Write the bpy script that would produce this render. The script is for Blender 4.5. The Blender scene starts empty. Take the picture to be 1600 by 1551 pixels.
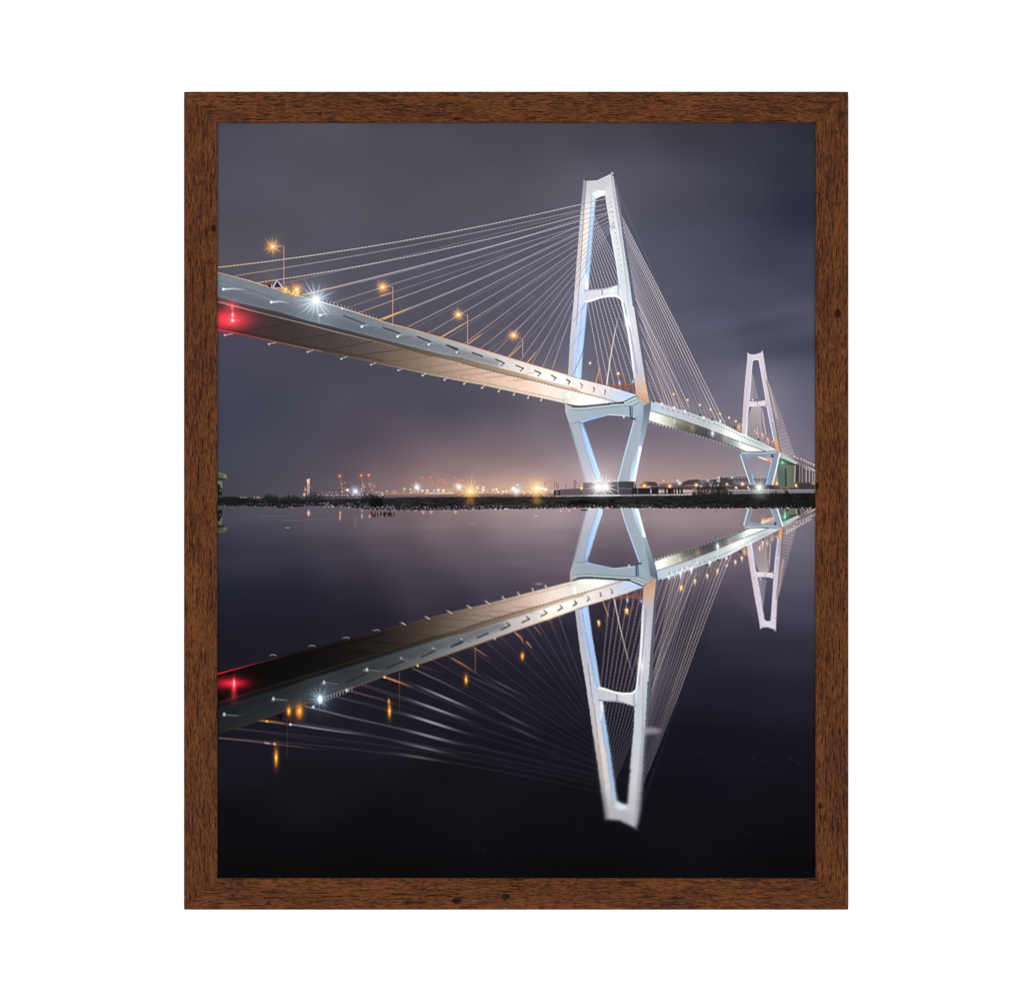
import bpy, math
import numpy as np

S = 0.000434                      # metres per unit of the picture's own grid (a 16 x 20 inch print)
CX, CY = 800.0, 775.5             # what the camera looks at, on that grid
DIST = 3.0                        # camera to paper
FACE = 0.0016                     # how far the moulding stands proud of the paper
DEPTH = 0.014                     # depth of the moulding, its back lies on the wall
PAPER_Y = -(DEPTH-FACE)
LIGHT = 2.06                      # light that falls on the paper (white wall over-exposed, as photographed)

# ---------------------------------------------------------------- camera, world, lamps
scene = bpy.context.scene
col_ = scene.collection
cam_d = bpy.data.cameras.new('camera'); cam = bpy.data.objects.new('camera', cam_d); col_.objects.link(cam)
cam.location = (0, PAPER_Y-DIST, 0); cam.rotation_euler = (math.radians(90), 0, 0)
cam_d.sensor_width = 36.0; cam_d.sensor_fit = 'HORIZONTAL'; cam_d.lens = 36.0*DIST/(1600*S)
cam_d.clip_start = 0.05; cam_d.clip_end = 100.0
scene.camera = cam
w = bpy.data.worlds.new('World'); scene.world = w; w.use_nodes = True
bg = w.node_tree.nodes['Background']; bg.inputs[0].default_value = (1, 1, 1, 1); bg.inputs[1].default_value = 1.5
def soft_box(name, loc, size, power):
    d = bpy.data.lights.new(name, 'AREA'); d.shape = 'RECTANGLE'; d.size, d.size_y = size; d.energy = power
    o = bpy.data.objects.new(name, d); col_.objects.link(o); o.location = loc
    v = -o.location; o.rotation_euler = v.to_track_quat('-Z', 'Y').to_euler()
    return o
soft_box('soft_box', (-3.2, -3.4, 0.35), (1.8, 2.4), 108)
soft_box('soft_box', (3.2, -3.4, 0.15), (1.8, 2.4), 102)
scene.view_settings.view_transform = 'Standard'; scene.view_settings.look = 'None'
scene.view_settings.exposure = 0.0; scene.view_settings.gamma = 1.0; scene.view_settings.use_curve_mapping = False

def at(x, y, dist=DIST):          # point of the picture grid, on a plane at that distance from the camera
    k = S*dist/DIST
    return ((x-CX)*k, (CY-y)*k)

# ---------------------------------------------------------------- materials
def srgb(c):
    return tuple((v/255/12.92 if v/255 <= .04045 else ((v/255+.055)/1.055)**2.4) for v in c)+(1.0,)

def wall_material():
    m = bpy.data.materials.new('white_wall_paint'); m.use_nodes = True; n = m.node_tree.nodes; l = m.node_tree.links
    b = n['Principled BSDF']; b.inputs['Base Color'].default_value = (.86, .86, .86, 1); b.inputs['Roughness'].default_value = .9
    b.inputs['Specular IOR Level'].default_value = .2
    t = n.new('ShaderNodeTexCoord'); z = n.new('ShaderNodeTexNoise'); z.inputs['Scale'].default_value = 260; z.inputs['Detail'].default_value = 4
    bp = n.new('ShaderNodeBump'); bp.inputs['Strength'].default_value = .05; bp.inputs['Distance'].default_value = .001
    l.new(t.outputs['Object'], z.inputs['Vector']); l.new(z.outputs['Fac'], bp.inputs['Height']); l.new(bp.outputs['Normal'], b.inputs['Normal'])
    return m

def wood_material():
    m = bpy.data.materials.new('rustic_brown_wood'); m.use_nodes = True; n = m.node_tree.nodes; l = m.node_tree.links
    b = n['Principled BSDF']; b.inputs['Roughness'].default_value = .62; b.inputs['Specular IOR Level'].default_value = .03
    tc = n.new('ShaderNodeTexCoord'); oi = n.new('ShaderNodeObjectInfo')
    def math_(op, a, c=None, clamp=False):
        q_ = n.new('ShaderNodeMath'); q_.operation = op; q_.use_clamp = clamp
        for i, v in enumerate((a, c)):
            if v is None: continue
            if isinstance(v, (int, float)): q_.inputs[i].default_value = v
            else: l.new(v, q_.inputs[i])
        return q_.outputs[0]
    off = math_('MULTIPLY', oi.outputs['Random'], 31.7)
    cmb = n.new('ShaderNodeCombineXYZ'); l.new(off, cmb.inputs[0]); l.new(off, cmb.inputs[2])
    add = n.new('ShaderNodeVectorMath'); add.operation = 'ADD'; l.new(tc.outputs['Object'], add.inputs[0]); l.new(cmb.outputs[0], add.inputs[1])
    def noise(sx, sz, detail=2.0, rough=.5, dist=0.0, sy=None):
        mp = n.new('ShaderNodeMapping'); mp.inputs['Scale'].default_value = (sx, (sz if sy is None else sy), sz); l.new(add.outputs[0], mp.inputs['Vector'])
        z = n.new('ShaderNodeTexNoise'); z.inputs['Scale'].default_value = 1.0; z.inputs['Detail'].default_value = detail; z.inputs['Roughness'].default_value = rough; z.inputs['Distortion'].default_value = dist
        l.new(mp.outputs[0], z.inputs['Vector']); return z.outputs['Fac']
    def ramp(f, *stops):
        r = n.new('ShaderNodeValToRGB'); l.new(f, r.inputs[0]); e = r.color_ramp.elements
        for i, (p, c) in enumerate(stops):
            if i < 2: e[i].position = p
            el = e[i] if i < 2 else e.new(p)
            el.color = c if len(c) == 4 else srgb(c)
        return r.outputs[0]
    def mix(f, a, c, mode='MIX'):
        x = n.new('ShaderNodeMix'); x.data_type = 'RGBA'; x.blend_type = mode
        if isinstance(f, (int, float)): x.inputs[0].default_value = f
        else: l.new(f, x.inputs[0])
        for i, v in ((6, a), (7, c)):
            if isinstance(v, tuple): x.inputs[i].default_value = v
            else: l.new(v, x.inputs[i])
        return x.outputs[2]
    broad = ramp(noise(16, 60, 2), (.30, (88, 48, 38)), (.50, (110, 64, 40)), (.70, (138, 84, 46)))
    base = mix(ramp(noise(120, 900, 3, .6, .3), (.38, (0, 0, 0, 1)), (.68, (1, 1, 1, 1))), broad, srgb((146, 90, 52)))
    # short dark pores along the grain
    pores = ramp(noise(210, 1700, 3, .62, .5), (.49, (0, 0, 0, 1)), (.60, (1, 1, 1, 1)))
    base = mix(math_('MULTIPLY', pores, .80), base, srgb((36, 15, 6)))
    long_ = ramp(noise(55, 1150, 2.5, .6, .4), (.555, (0, 0, 0, 1)), (.64, (1, 1, 1, 1)))
    base = mix(math_('MULTIPLY', long_, .86), base, srgb((28, 10, 5)))
    lights = ramp(noise(420, 1900, 2, .6), (.60, (0, 0, 0, 1)), (.74, (1, 1, 1, 1)))
    base = mix(math_('MULTIPLY', lights, .55), base, srgb((168, 112, 72)))
    # worm-hole like black marks, few
    mp = n.new('ShaderNodeMapping'); mp.inputs['Scale'].default_value = (60, 96, 96); l.new(add.outputs[0], mp.inputs['Vector'])
    v = n.new('ShaderNodeTexVoronoi'); v.inputs['Scale'].default_value = 1.0; l.new(mp.outputs[0], v.inputs['Vector'])
    wob = noise(500, 500, 2); d = math_('ADD', v.outputs['Distance'], math_('MULTIPLY', math_('SUBTRACT', wob, .5), .16))
    spot = math_('LESS_THAN', d, .19)
    sep = n.new('ShaderNodeSeparateColor'); l.new(v.outputs['Color'], sep.inputs[0]); few = math_('GREATER_THAN', sep.outputs[0], .94)
    spot = math_('MULTIPLY', spot, few)
    base = mix(math_('MULTIPLY', spot, .88), base, srgb((30, 20, 18)))
    base = mix(1.0, base, (.300, .282, .272, 1), 'MULTIPLY')
    l.new(base, b.inputs['Base Color'])
    bp = n.new('ShaderNodeBump'); bp.inputs['Strength'].default_value = .35; bp.inputs['Distance'].default_value = .0003; bp.invert = True
    l.new(math_('ADD', pores, math_('ADD', long_, spot)), bp.inputs['Height']); l.new(bp.outputs['Normal'], b.inputs['Normal'])
    return m

def ink_material():
    m = bpy.data.materials.new('matte_photo_ink'); m.use_nodes = True; n = m.node_tree.nodes; l = m.node_tree.links
    b = n['Principled BSDF']; b.inputs['Roughness'].default_value = 1.0; b.inputs['Specular IOR Level'].default_value = 0.0
    a = n.new('ShaderNodeVertexColor'); a.layer_name = 'ink'; l.new(a.outputs['Color'], b.inputs['Base Color'])
    return m

def backing_material():
    m = bpy.data.materials.new('backing_card'); m.use_nodes = True; n = m.node_tree.nodes; l = m.node_tree.links
    b = n['Principled BSDF']; b.inputs['Roughness'].default_value = .9
    z = n.new('ShaderNodeTexNoise'); z.inputs['Scale'].default_value = 90; r = n.new('ShaderNodeValToRGB')
    r.color_ramp.elements[0].color = srgb((150, 120, 84)); r.color_ramp.elements[1].color = srgb((174, 142, 102))
    l.new(z.outputs['Fac'], r.inputs[0]); l.new(r.outputs[0], b.inputs['Base Color'])
    return m

# ---------------------------------------------------------------- wall and moulding
def mesh_object(name, verts, faces, mat, parent=None):
    me = bpy.data.meshes.new(name); me.from_pydata(verts, [], faces); me.update(); me.materials.append(mat)
    o = bpy.data.objects.new(name, me); col_.objects.link(o)
    if parent is not None: o.parent = parent
    return o

wall = mesh_object('wall', [(-4, 0, -3), (4, 0, -3), (4, 0, 3), (-4, 0, 3)], [(0, 1, 2, 3)], wall_material())
wall['kind'] = 'structure'; wall['label'] = 'plain bright white wall behind the framed picture'

frame = bpy.data.objects.new('framed_picture', None); col_.objects.link(frame); frame.empty_display_size = .1
frame['label'] = 'brown wooden frame around a night photograph of a lit white cable bridge mirrored in water'
frame['category'] = 'framed picture'

DF = DIST-FACE                                      # the front of the moulding is a little nearer
OX0, OZ0 = at(287.3, 143.3, DF); OX1, OZ1 = at(1325.8, 1420.7, DF)
IX0, IZ0 = at(339.6, 192.0, DF); IX1, IZ1 = at(1274.2, 1371.2, DF)
wood = wood_material()
def rail(p_out0, p_out1, p_in0, p_in1, along):      # a mitred length of moulding, its grain along its own x axis
    # profile from the wall, round the outside, over the face, down to the rebate: (how far from outer to inner, height off the wall)
    prof = [(0.0, 0.0004), (0.0, DEPTH-.0009), (.012, DEPTH-.0003), (.03, DEPTH), (.5, DEPTH+.00015), (.965, DEPTH), (.985, DEPTH-.0003), (1.0, DEPTH-.0009), (1.0, PAPER_Y*-1-.0012), (1.0, .0004)]
    ax, az = (p_out0[0]+p_out1[0])/2, (p_out0[1]+p_out1[1])/2
    vs = []; SEG = 24
    for s_ in range(SEG+1):
        t = s_/SEG
        for f, h in prof:
            x0 = p_out0[0]+(p_in0[0]-p_out0[0])*f; z0 = p_out0[1]+(p_in0[1]-p_out0[1])*f
            x1 = p_out1[0]+(p_in1[0]-p_out1[0])*f; z1 = p_out1[1]+(p_in1[1]-p_out1[1])*f
            x = x0+(x1-x0)*t-ax; z = z0+(z1-z0)*t-az
            if along == 'z': x, z = z, -x
            vs.append((x, -h, z))
    n_ = len(prof); fs = []
    for s_ in range(SEG):
        for i in range(n_):
            a = s_*n_+i; c = s_*n_+(i+1) % n_; fs.append((a, c, c+n_, a+n_))
    fs.append(tuple(range(n_))[::-1]); fs.append(tuple(SEG*n_+i for i in range(n_)))
    o = mesh_object('frame_rail', vs, fs, wood, frame)
    o.location = (ax, 0, az)
    if along == 'z': o.rotation_euler = (0, math.radians(-90), 0)
    bm_fix(o.data)
    return o
def bm_fix(me):
    import bmesh
    bm = bmesh.new(); bm.from_mesh(me); bmesh.ops.recalc_face_normals(bm, faces=bm.faces); bm.to_mesh(me); bm.free()
g_ = .00006                                         # hairline at the mitres
o00, o10, o11, o01 = (OX0, OZ0), (OX1, OZ0), (OX1, OZ1), (OX0, OZ1)
i00, i10, i11, i01 = (IX0, IZ0), (IX1, IZ0), (IX1, IZ1), (IX0, IZ1)
rail((o00[0]+g_, o00[1]), (o10[0]-g_, o10[1]), (i00[0]+g_, i00[1]), (i10[0]-g_, i10[1]), 'x')['label'] = 'top rail of the wooden frame'
rail((o01[0]+g_, o01[1]), (o11[0]-g_, o11[1]), (i01[0]+g_, i01[1]), (i11[0]-g_, i11[1]), 'x')['label'] = 'bottom rail of the wooden frame'
rail((o01[0], o01[1]+g_), (o00[0], o00[1]-g_), (i01[0], i01[1]+g_), (i00[0], i00[1]-g_), 'z')['label'] = 'left rail of the wooden frame'
rail((o11[0], o11[1]+g_), (o10[0], o10[1]-g_), (i11[0], i11[1]+g_), (i10[0], i10[1]-g_), 'z')['label'] = 'right rail of the wooden frame'
bx0, bz0 = at(330, 183); bx1, bz1 = at(1284, 1380)
mesh_object('backing_board', [(x, y, z) for y in (PAPER_Y+.0006, PAPER_Y+.0035) for x, z in ((bx0, bz1), (bx1, bz1), (bx1, bz0), (bx0, bz0))],
            [(0, 1, 2, 3), (7, 6, 5, 4), (0, 4, 5, 1), (1, 5, 6, 2), (2, 6, 7, 3), (3, 7, 4, 0)], backing_material(), frame)

# ---------------------------------------------------------------- the printed picture (painted in millimetre-fine cells)
PX0, PY0, PW, PH = 339, 191, 936, 1181          # printed area, in cells of one paper grid
rng = np.random.default_rng(11)
YY, XX = np.mgrid[0:PH, 0:PW].astype(np.float32)
XX += PX0 + 0.5; YY += PY0 + 0.5

CROPS = {'A': (330, 360, .193424), 'B': (600, 420, .193424), 'C': (840, 260, .141844), 'D': (840, 440, .141844),
         'E': (840, 600, .141844), 'F': (1060, 530, .141844), 'G': (1000, 600, .175), 'H': (330, 700, .16875),
         'I': (580, 700, .16875), 'J': (800, 700, .16875), 'K': (1020, 700, .16875), 'L': (440, 440, .103159),
         'M': (560, 460, .103159), 'N': (700, 500, .125), 'O': (880, 260, .070922), 'P': (870, 560, .09375),
         'Q': (960, 400, .154739), 'R': (1140, 540, .090264), 'S': (1140, 660, .090264), 'T': (0, 0, 1.0),
         'U': (600, 880, .193424), 'V': (860, 780, .141844), 'W': (1060, 780, .141844), 'X': (330, 950, .193424),
         'Y': (860, 960, .141844), 'Z': (860, 1100, .141844)}

def q(k, *xy):
    x0, y0, s = CROPS[k]
    return [(x0 + xy[i]*s, y0 + xy[i+1]*s) for i in range(0, len(xy), 2)]

def col(c):
    return np.array(c, dtype=np.float32)/255.0

def smooth(n, w, h, seed):                       # value noise, n cells across
    r = np.random.default_rng(seed)
    ny = max(2, int(round(n[1]))); nx = max(2, int(round(n[0])))
    g = r.random((ny+1, nx+1)).astype(np.float32)
    fx = np.linspace(0, nx, w, endpoint=False); fy = np.linspace(0, ny, h, endpoint=False)
    ix = fx.astype(int); iy = fy.astype(int)
    tx = fx-ix; ty = fy-iy
    tx = (tx*tx*(3-2*tx))[None, :].astype(np.float32); ty = (ty*ty*(3-2*ty))[:, None].astype(np.float32)
    a = g[iy][:, ix]; b = g[iy][:, np.minimum(ix+1, nx)]
    c = g[np.minimum(iy+1, ny)][:, ix]; d = g[np.minimum(iy+1, ny)][:, np.minimum(ix+1, nx)]
    return (a*(1-tx)+b*tx)*(1-ty) + (c*(1-tx)+d*tx)*ty

def blur(a, r):
    if r <= 0: return a
    n = int(r*3)+1
    k = np.exp(-np.arange(-n, n+1)**2/(2.0*r*r)); k = (k/k.sum()).astype(np.float32)
    for ax in (0, 1):
        pad = [(0, 0)]*a.ndim; pad[ax] = (n, n)
        p = np.pad(a, pad, mode='edge'); out = np.zeros_like(a)
        for i, w in enumerate(k):
            sl = [slice(None)]*a.ndim; sl[ax] = slice(i, i+a.shape[ax]); out += w*p[tuple(sl)]
        a = out
    return a

def gradient(stops, axis='x'):                   # colour running along x (or y) of the sheet
    ps = np.array([s[0] for s in stops], dtype=np.float32); cs = np.array([s[1] for s in stops], dtype=np.float32)/255.0
    def f(X, Y):
        v = X if axis == 'x' else Y
        return np.stack([np.interp(v, ps, cs[:, i]) for i in range(3)], -1).astype(np.float32)
    return f

def field(pts, p=2.0, soft=30.0):                # colours scattered over the sheet and melted together
    P = np.array([(a[0], a[1]) for a in pts], dtype=np.float32); C = np.array([a[2] for a in pts], dtype=np.float32)/255.0
    h = 4
    xs = np.arange(0, PW+h, h)+PX0; ys = np.arange(0, PH+h, h)+PY0
    X, Y = np.meshgrid(xs, ys)
    W = 1.0/((X[..., None]-P[:, 0])**2 + (1.6*(Y[..., None]-P[:, 1]))**2 + soft*soft)**p
    G = (W @ C)/W.sum(-1, keepdims=True)
    G = blur(G.astype(np.float32), 4)
    ix = np.arange(PW)/h; iy = np.arange(PH)/h
    i0 = ix.astype(int); j0 = iy.astype(int); tx = (ix-i0)[None, :, None]; ty = (iy-j0)[:, None, None]
    g = lambda j, i: G[j][:, i]
    return ((g(j0, i0)*(1-tx)+g(j0, i0+1)*tx)*(1-ty) + (g(j0+1, i0)*(1-tx)+g(j0+1, i0+1)*tx)*ty).astype(np.float32)

class Sheet:
    def __init__(s, rgb=None):
        s.c = np.zeros((PH, PW, 3), np.float32) if rgb is None else rgb.copy()   # premultiplied
        s.a = np.zeros((PH, PW), np.float32) if rgb is None else np.ones((PH, PW), np.float32)
    def box(s, x0, y0, x1, y1):
        a = max(0, int(x0-PX0)); b = min(PW, int(x1-PX0)+2); c = max(0, int(y0-PY0)); d = min(PH, int(y1-PY0)+2)
        return (c, d, a, b) if a < b and c < d else None
    def over(s, bx, cov, c):
        c0, c1, a0, a1 = bx
        if callable(c): c = c(XX[c0:c1, a0:a1], YY[c0:c1, a0:a1])
        cov = cov[..., None]
        s.c[c0:c1, a0:a1] = s.c[c0:c1, a0:a1]*(1-cov) + c*cov
        s.a[c0:c1, a0:a1] = s.a[c0:c1, a0:a1]*(1-cov[..., 0]) + cov[..., 0]
    def poly(s, pts, c, al=1.0, soft=0.0):
        c = c if callable(c) else col(c)
        pts = np.array(pts, dtype=np.float32)
        m = 1+3*soft
        bx = s.box(pts[:, 0].min()-m, pts[:, 1].min()-m, pts[:, 0].max()+m, pts[:, 1].max()+m)
        if bx is None: return
        c0, c1, a0, a1 = bx
        X = XX[c0:c1, a0:a1]; Y = YY[c0:c1, a0:a1]; cov = np.zeros(X.shape, np.float32)
        n = 4
        for i in range(n):
            for j in range(n):
                px = X + (i+.5)/n-.5; py = Y + (j+.5)/n-.5; ins = np.zeros(X.shape, bool)
                for k in range(len(pts)):
                    xa, ya = pts[k]; xb, yb = pts[(k+1) % len(pts)]
                    if ya == yb: continue
                    t = ((ya > py) != (yb > py)) & (px < (xb-xa)*(py-ya)/(yb-ya)+xa)
                    ins ^= t
                cov += ins
        cov /= n*n
        if soft: cov = blur(cov, soft)
        if callable(al): al = al(X, Y)
        s.over(bx, cov*al, c)
    def line(s, pts, w, c, al=1.0, bump=None, beads=0.0):     # bump(t) varies strength along the stroke
        pts = [np.array(p, dtype=np.float32) for p in pts]
        L = [0.0]
        for a, b in zip(pts, pts[1:]): L.append(L[-1]+float(np.hypot(*(b-a))))
        tot = max(L[-1], 1e-3); w2 = max(w, 1.0)/2; k = min(1.0, w)
        xs = [p[0] for p in pts]; ys = [p[1] for p in pts]
        bx = s.box(min(xs)-w-2, min(ys)-w-2, max(xs)+w+2, max(ys)+w+2)
        if bx is None: return
        c0, c1, a0, a1 = bx
        X = XX[c0:c1, a0:a1]; Y = YY[c0:c1, a0:a1]
        best = np.full(X.shape, 1e9, np.float32); T = np.zeros(X.shape, np.float32)
        for i in range(len(pts)-1):
            ax, ay = pts[i]; dx, dy = pts[i+1]-pts[i]; l2 = dx*dx+dy*dy+1e-6
            t = np.clip(((X-ax)*dx+(Y-ay)*dy)/l2, 0, 1)
            d = np.hypot(X-ax-t*dx, Y-ay-t*dy)
            m = d < best; best[m] = d[m]; T[m] = ((L[i]+t*(L[i+1]-L[i]))/tot)[m]
        cov = np.clip(w2+0.5-best, 0, 1)*k*al
        if bump is not None: cov = cov*bump(T)
        if beads: cov = cov*(1-beads*(0.5+0.5*np.sin(T*tot*1.15)))
        if isinstance(c, list):
            ps = [v[0] for v in c]; cs = np.array([v[1] for v in c])/255.0
            cc = np.stack([np.interp(T, ps, cs[:, i]) for i in range(3)], -1).astype(np.float32)
        else: cc = c if callable(c) else col(c)
        s.over(bx, cov, cc)
    def glow(s, x, y, r, c, k=1.0, sy=1.0, p=2.0):            # light added on top
        R = r*4
        bx = s.box(x-R, y-R*sy, x+R, y+R*sy)
        if bx is None: return
        c0, c1, a0, a1 = bx
        d = np.hypot(XX[c0:c1, a0:a1]-x, (YY[c0:c1, a0:a1]-y)/sy)/r
        f = k*np.exp(-d**p)
        s.screen(bx, f, c)
    def screen(s, bx, f, c):
        c0, c1, a0, a1 = bx
        f = np.clip(f, 0, 1)[..., None]; c = col(c)
        s.c[c0:c1, a0:a1] = 1-(1-s.c[c0:c1, a0:a1])*(1-f*c)
        s.a[c0:c1, a0:a1] = 1-(1-s.a[c0:c1, a0:a1])*(1-f[..., 0]*c.max())
    def star(s, x, y, r, n, c, core, rot=0.0, k=1.0, cr=1.6, seed=0, wid=0.9):
        rr = np.random.default_rng(seed+int(x*7))
        R = r*1.15
        bx = s.box(x-R, y-R, x+R, y+R)
        if bx is None: return
        c0, c1, a0, a1 = bx
        X = XX[c0:c1, a0:a1]-x; Y = YY[c0:c1, a0:a1]-y
        f = np.zeros(X.shape, np.float32)
        for i in range(n):
            th = rot+2*math.pi*i/n + rr.normal(0, .05); l = r*(0.62+0.45*rr.random())
            u = X*math.cos(th)+Y*math.sin(th); v = -X*math.sin(th)+Y*math.cos(th)
            fade = np.clip(1-u/l, 0, 1)*(u > 0)
            f = np.maximum(f, fade**.85*np.exp(-(v/(wid*(0.30+0.62*fade)))**2))
        s.screen(bx, f*k, c)
        s.glow(x, y, r*.30, c, .62*k, p=1.3)
        s.glow(x, y, cr, core, 1.0, p=3)
        s.glow(x, y, cr*.75, (255, 255, 255), .8, p=3)

def ipl(xs, pts):
    return np.interp(xs, [p[0] for p in pts], [p[1] for p in pts])

# ---- sky and water grounds
sky = field([
 (345,200,(74,75,87)),(480,210,(78,77,88)),(640,220,(76,75,85)),(800,205,(72,71,81)),(950,200,(66,65,76)),(1100,205,(58,58,69)),(1190,205,(54,54,66)),(1272,200,(45,46,59)),
 (345,330,(80,80,92)),(500,330,(82,80,91)),(640,330,(80,78,89)),(780,300,(82,80,91)),(880,290,(86,84,95)),(1000,280,(80,79,91)),(1080,300,(72,72,84)),(1160,290,(60,61,75)),(1230,260,(48,49,63)),(1262,330,(45,46,62)),
 (350,400,(86,84,94)),(560,420,(84,82,95)),(700,430,(82,80,93)),(820,430,(90,87,102)),(1040,400,(80,82,98)),(1120,400,(72,74,91)),(1200,400,(60,62,79)),(1262,430,(60,61,79)),
 (800,500,(88,84,98)),(940,520,(92,90,108)),(1060,460,(86,88,106)),(1130,470,(76,79,99)),(1200,480,(76,76,94)),(1265,500,(80,79,96)),
 (1110,530,(90,90,110)),(1200,528,(72,74,94)),(1262,545,(74,76,96)),(1140,600,(100,97,116)),(1220,620,(98,96,114)),(1265,620,(92,92,110)),(1262,680,(108,104,122)),(1225,690,(116,109,124)),(1120,625,(102,98,116)),
 (345,560,(70,70,86)),(345,640,(62,67,84)),(450,620,(68,69,84)),(450,580,(72,70,84)),(560,610,(76,72,86)),(560,680,(76,70,84)),(640,620,(74,72,86)),(700,640,(72,71,86)),(780,640,(84,79,93)),(850,650,(104,97,109)),
 (345,700,(64,68,82)),(345,760,(66,66,76)),(430,700,(70,70,84)),(430,755,(76,73,84)),(500,720,(80,75,88)),(520,755,(92,84,92)),(600,700,(92,80,92)),(600,750,(120,101,105)),(680,690,(104,90,100)),(700,735,(134,112,115)),(680,760,(150,122,118)),
 (780,690,(112,98,108)),(780,735,(142,120,122)),(800,762,(172,140,130)),(860,700,(128,115,124)),(870,745,(160,136,136)),(940,660,(100,92,106)),(945,700,(112,102,116)),(950,740,(148,130,136)),
 (1040,680,(112,103,116)),(1060,720,(140,124,130)),(1040,752,(172,144,140)),(1100,690,(116,107,120)),(1130,730,(144,126,130)),(1100,755,(170,144,138)),(1188,740,(134,124,136)),(1180,720,(118,112,126)),(1265,720,(110,104,120)),
], p=2.2, soft=34)
n1 = smooth((5, 16), PW, PH, 1); n2 = smooth((11, 30), PW, PH, 2); n3 = smooth((30, 80), PW, PH, 3)
sky *= (1 + .06*(n1-.5) + .05*(n2-.5) + .02*(n3-.5))[..., None]
sky *= (1-.05*np.exp(-((XX-1180)/120)**2-((YY-512+.22*(XX-1180))/10)**2)+.06*np.exp(-((XX-1230)/90)**2-((YY-497+.2*(XX-1180))/12)**2))[..., None]
# darker bank of cloud at the right
cl = np.exp(-((XX-1245)/95)**2 - ((YY-(548-.10*(XX-1200)))/17)**2)
sky *= (1-.15*cl)[..., None]

water = field([
 (345,800,(72,72,84)),(430,805,(78,75,87)),(520,805,(90,83,92)),(600,805,(112,98,104)),(700,805,(138,118,122)),(800,805,(152,133,136)),(860,810,(160,142,148)),(950,810,(136,119,126)),(1050,810,(158,140,145)),(1120,810,(150,132,136)),(1190,800,(132,118,124)),(1262,840,(108,103,118)),
 (345,860,(50,50,62)),(430,860,(54,52,64)),(520,860,(62,57,69)),(620,860,(82,73,84)),(720,855,(100,88,98)),(820,855,(114,101,111)),(880,870,(112,98,110)),(945,845,(100,88,98)),(950,875,(76,66,77)),(1050,860,(110,97,106)),(1110,860,(110,97,107)),(1120,880,(98,87,99)),(1262,890,(92,89,105)),
 (345,930,(33,34,46)),(450,920,(36,35,49)),(560,920,(46,42,54)),(680,915,(66,60,70)),(780,905,(78,70,82)),(850,900,(84,76,86)),
 (345,1000,(27,27,38)),(450,990,(28,27,38)),(560,960,(34,31,42)),(700,945,(46,42,54)),(800,925,(62,56,68)),
 (1262,950,(70,69,86)),(1150,920,(76,70,86)),(1120,970,(54,51,66)),(1180,1010,(46,45,60)),(1262,1020,(46,46,62)),(1060,1010,(38,35,48)),(1150,1080,(30,29,42)),(1262,1090,(32,31,43)),(940,960,(46,42,54)),(950,1020,(34,30,40)),(950,1150,(22,20,30)),
 (880,1000,(38,35,48)),(780,1060,(31,28,38)),(880,1080,(28,26,37)),(650,1080,(28,26,35)),(500,1160,(26,25,34)),(600,1150,(27,26,34)),(750,1150,(24,22,30)),(850,1170,(24,22,31)),(1120,1150,(22,21,31)),(1262,1160,(23,22,32)),
 (345,1190,(24,24,32)),(500,1220,(20,20,26)),(700,1230,(18,17,23)),(880,1240,(17,16,22)),(1060,1240,(17,16,23)),(1262,1240,(17,17,24)),
 (345,1290,(15,14,18)),(600,1290,(14,14,18)),(900,1310,(15,14,18)),(1262,1290,(14,14,18)),(345,1365,(11,11,13)),(600,1365,(11,11,13)),(900,1365,(11,11,13)),(1262,1365,(11,11,13)),
], p=2.4, soft=26)
water *= (1 + .10*(smooth((6, 22), PW, PH, 5)-.5) + .06*(smooth((14, 120), PW, PH, 6)-.5))[..., None]

# ---- cables behind the near pylon (seen between its legs and right of it)
cab = Sheet()
inner = [(310,930),(453,918.7),(472.6,917),(546,911),(592.5,908.5),(640,905)]
for i in range(0, 14):
    f = lambda y: 918+6*i+(y-473)*(0.183+0.0245*i)
    ys = [y for y in range(330, 640, 3) if f(y) > np.interp(y, [p[0] for p in inner], [p[1] for p in inner])-4]
    y0 = ys[0]; y1 = 600+min(i, 9)*4
    cab.line([(f(y0), y0), (f((y0+y1)/2), (y0+y1)/2), (f(y1), y1)], 1.0, [(0,(214,208,222)),(.6,(236,220,218)),(1,(232,205,190))], .72, beads=.35)
edge = [(338,971),(352,973),(437,987.5),(485,996),(560,1008),(600,1013)]
botx = [1134,1127,1120,1112,1105,1099,1091,1083,1077,1071,1064,1058,1052,1046,1040,1035,1029,1024]
top_edge_right = q('G',100,150,200,180,400,240,570,295,720,345,900,440,1010,490,1200,580)
fan_r = [(338+i*7.6, x, 1.0) for i, x in enumerate([1134,1127,1120,1113,1106,1099,1092,1085,1078,1072,1066,1060,1055,1050,1045,1040])]
fan_r += [(466+i*12.0, 1080-i*4.6, .55) for i in range(11)]
for i, (ty, bxx, kk) in enumerate(fan_r):
    tx = float(np.interp(ty, [p[0] for p in edge], [p[1] for p in edge]))
    by = float(ipl(bxx, top_edge_right))
    mid = ((tx+bxx)/2+1.5, (ty+by)/2)
    fade = (lambda t, i=i: np.interp(t, [0,.1,.35,.62,.8,1], [.9,1,1,1,.4,.4] if 2 < i < 10 else [.9,1,1,.9,.75,.9]))
    cab.line([(tx,ty), mid, (bxx,by)], 1.25 if i < 4 else 1.0, [(0,(226,220,228)),(.4,(244,224,220)),(.7,(246,220,204) if i < 8 else (228,214,208)),(1,(240,226,220))], [.80,.66][i > 3]*kk*1.05, bump=fade, beads=.38)
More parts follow.
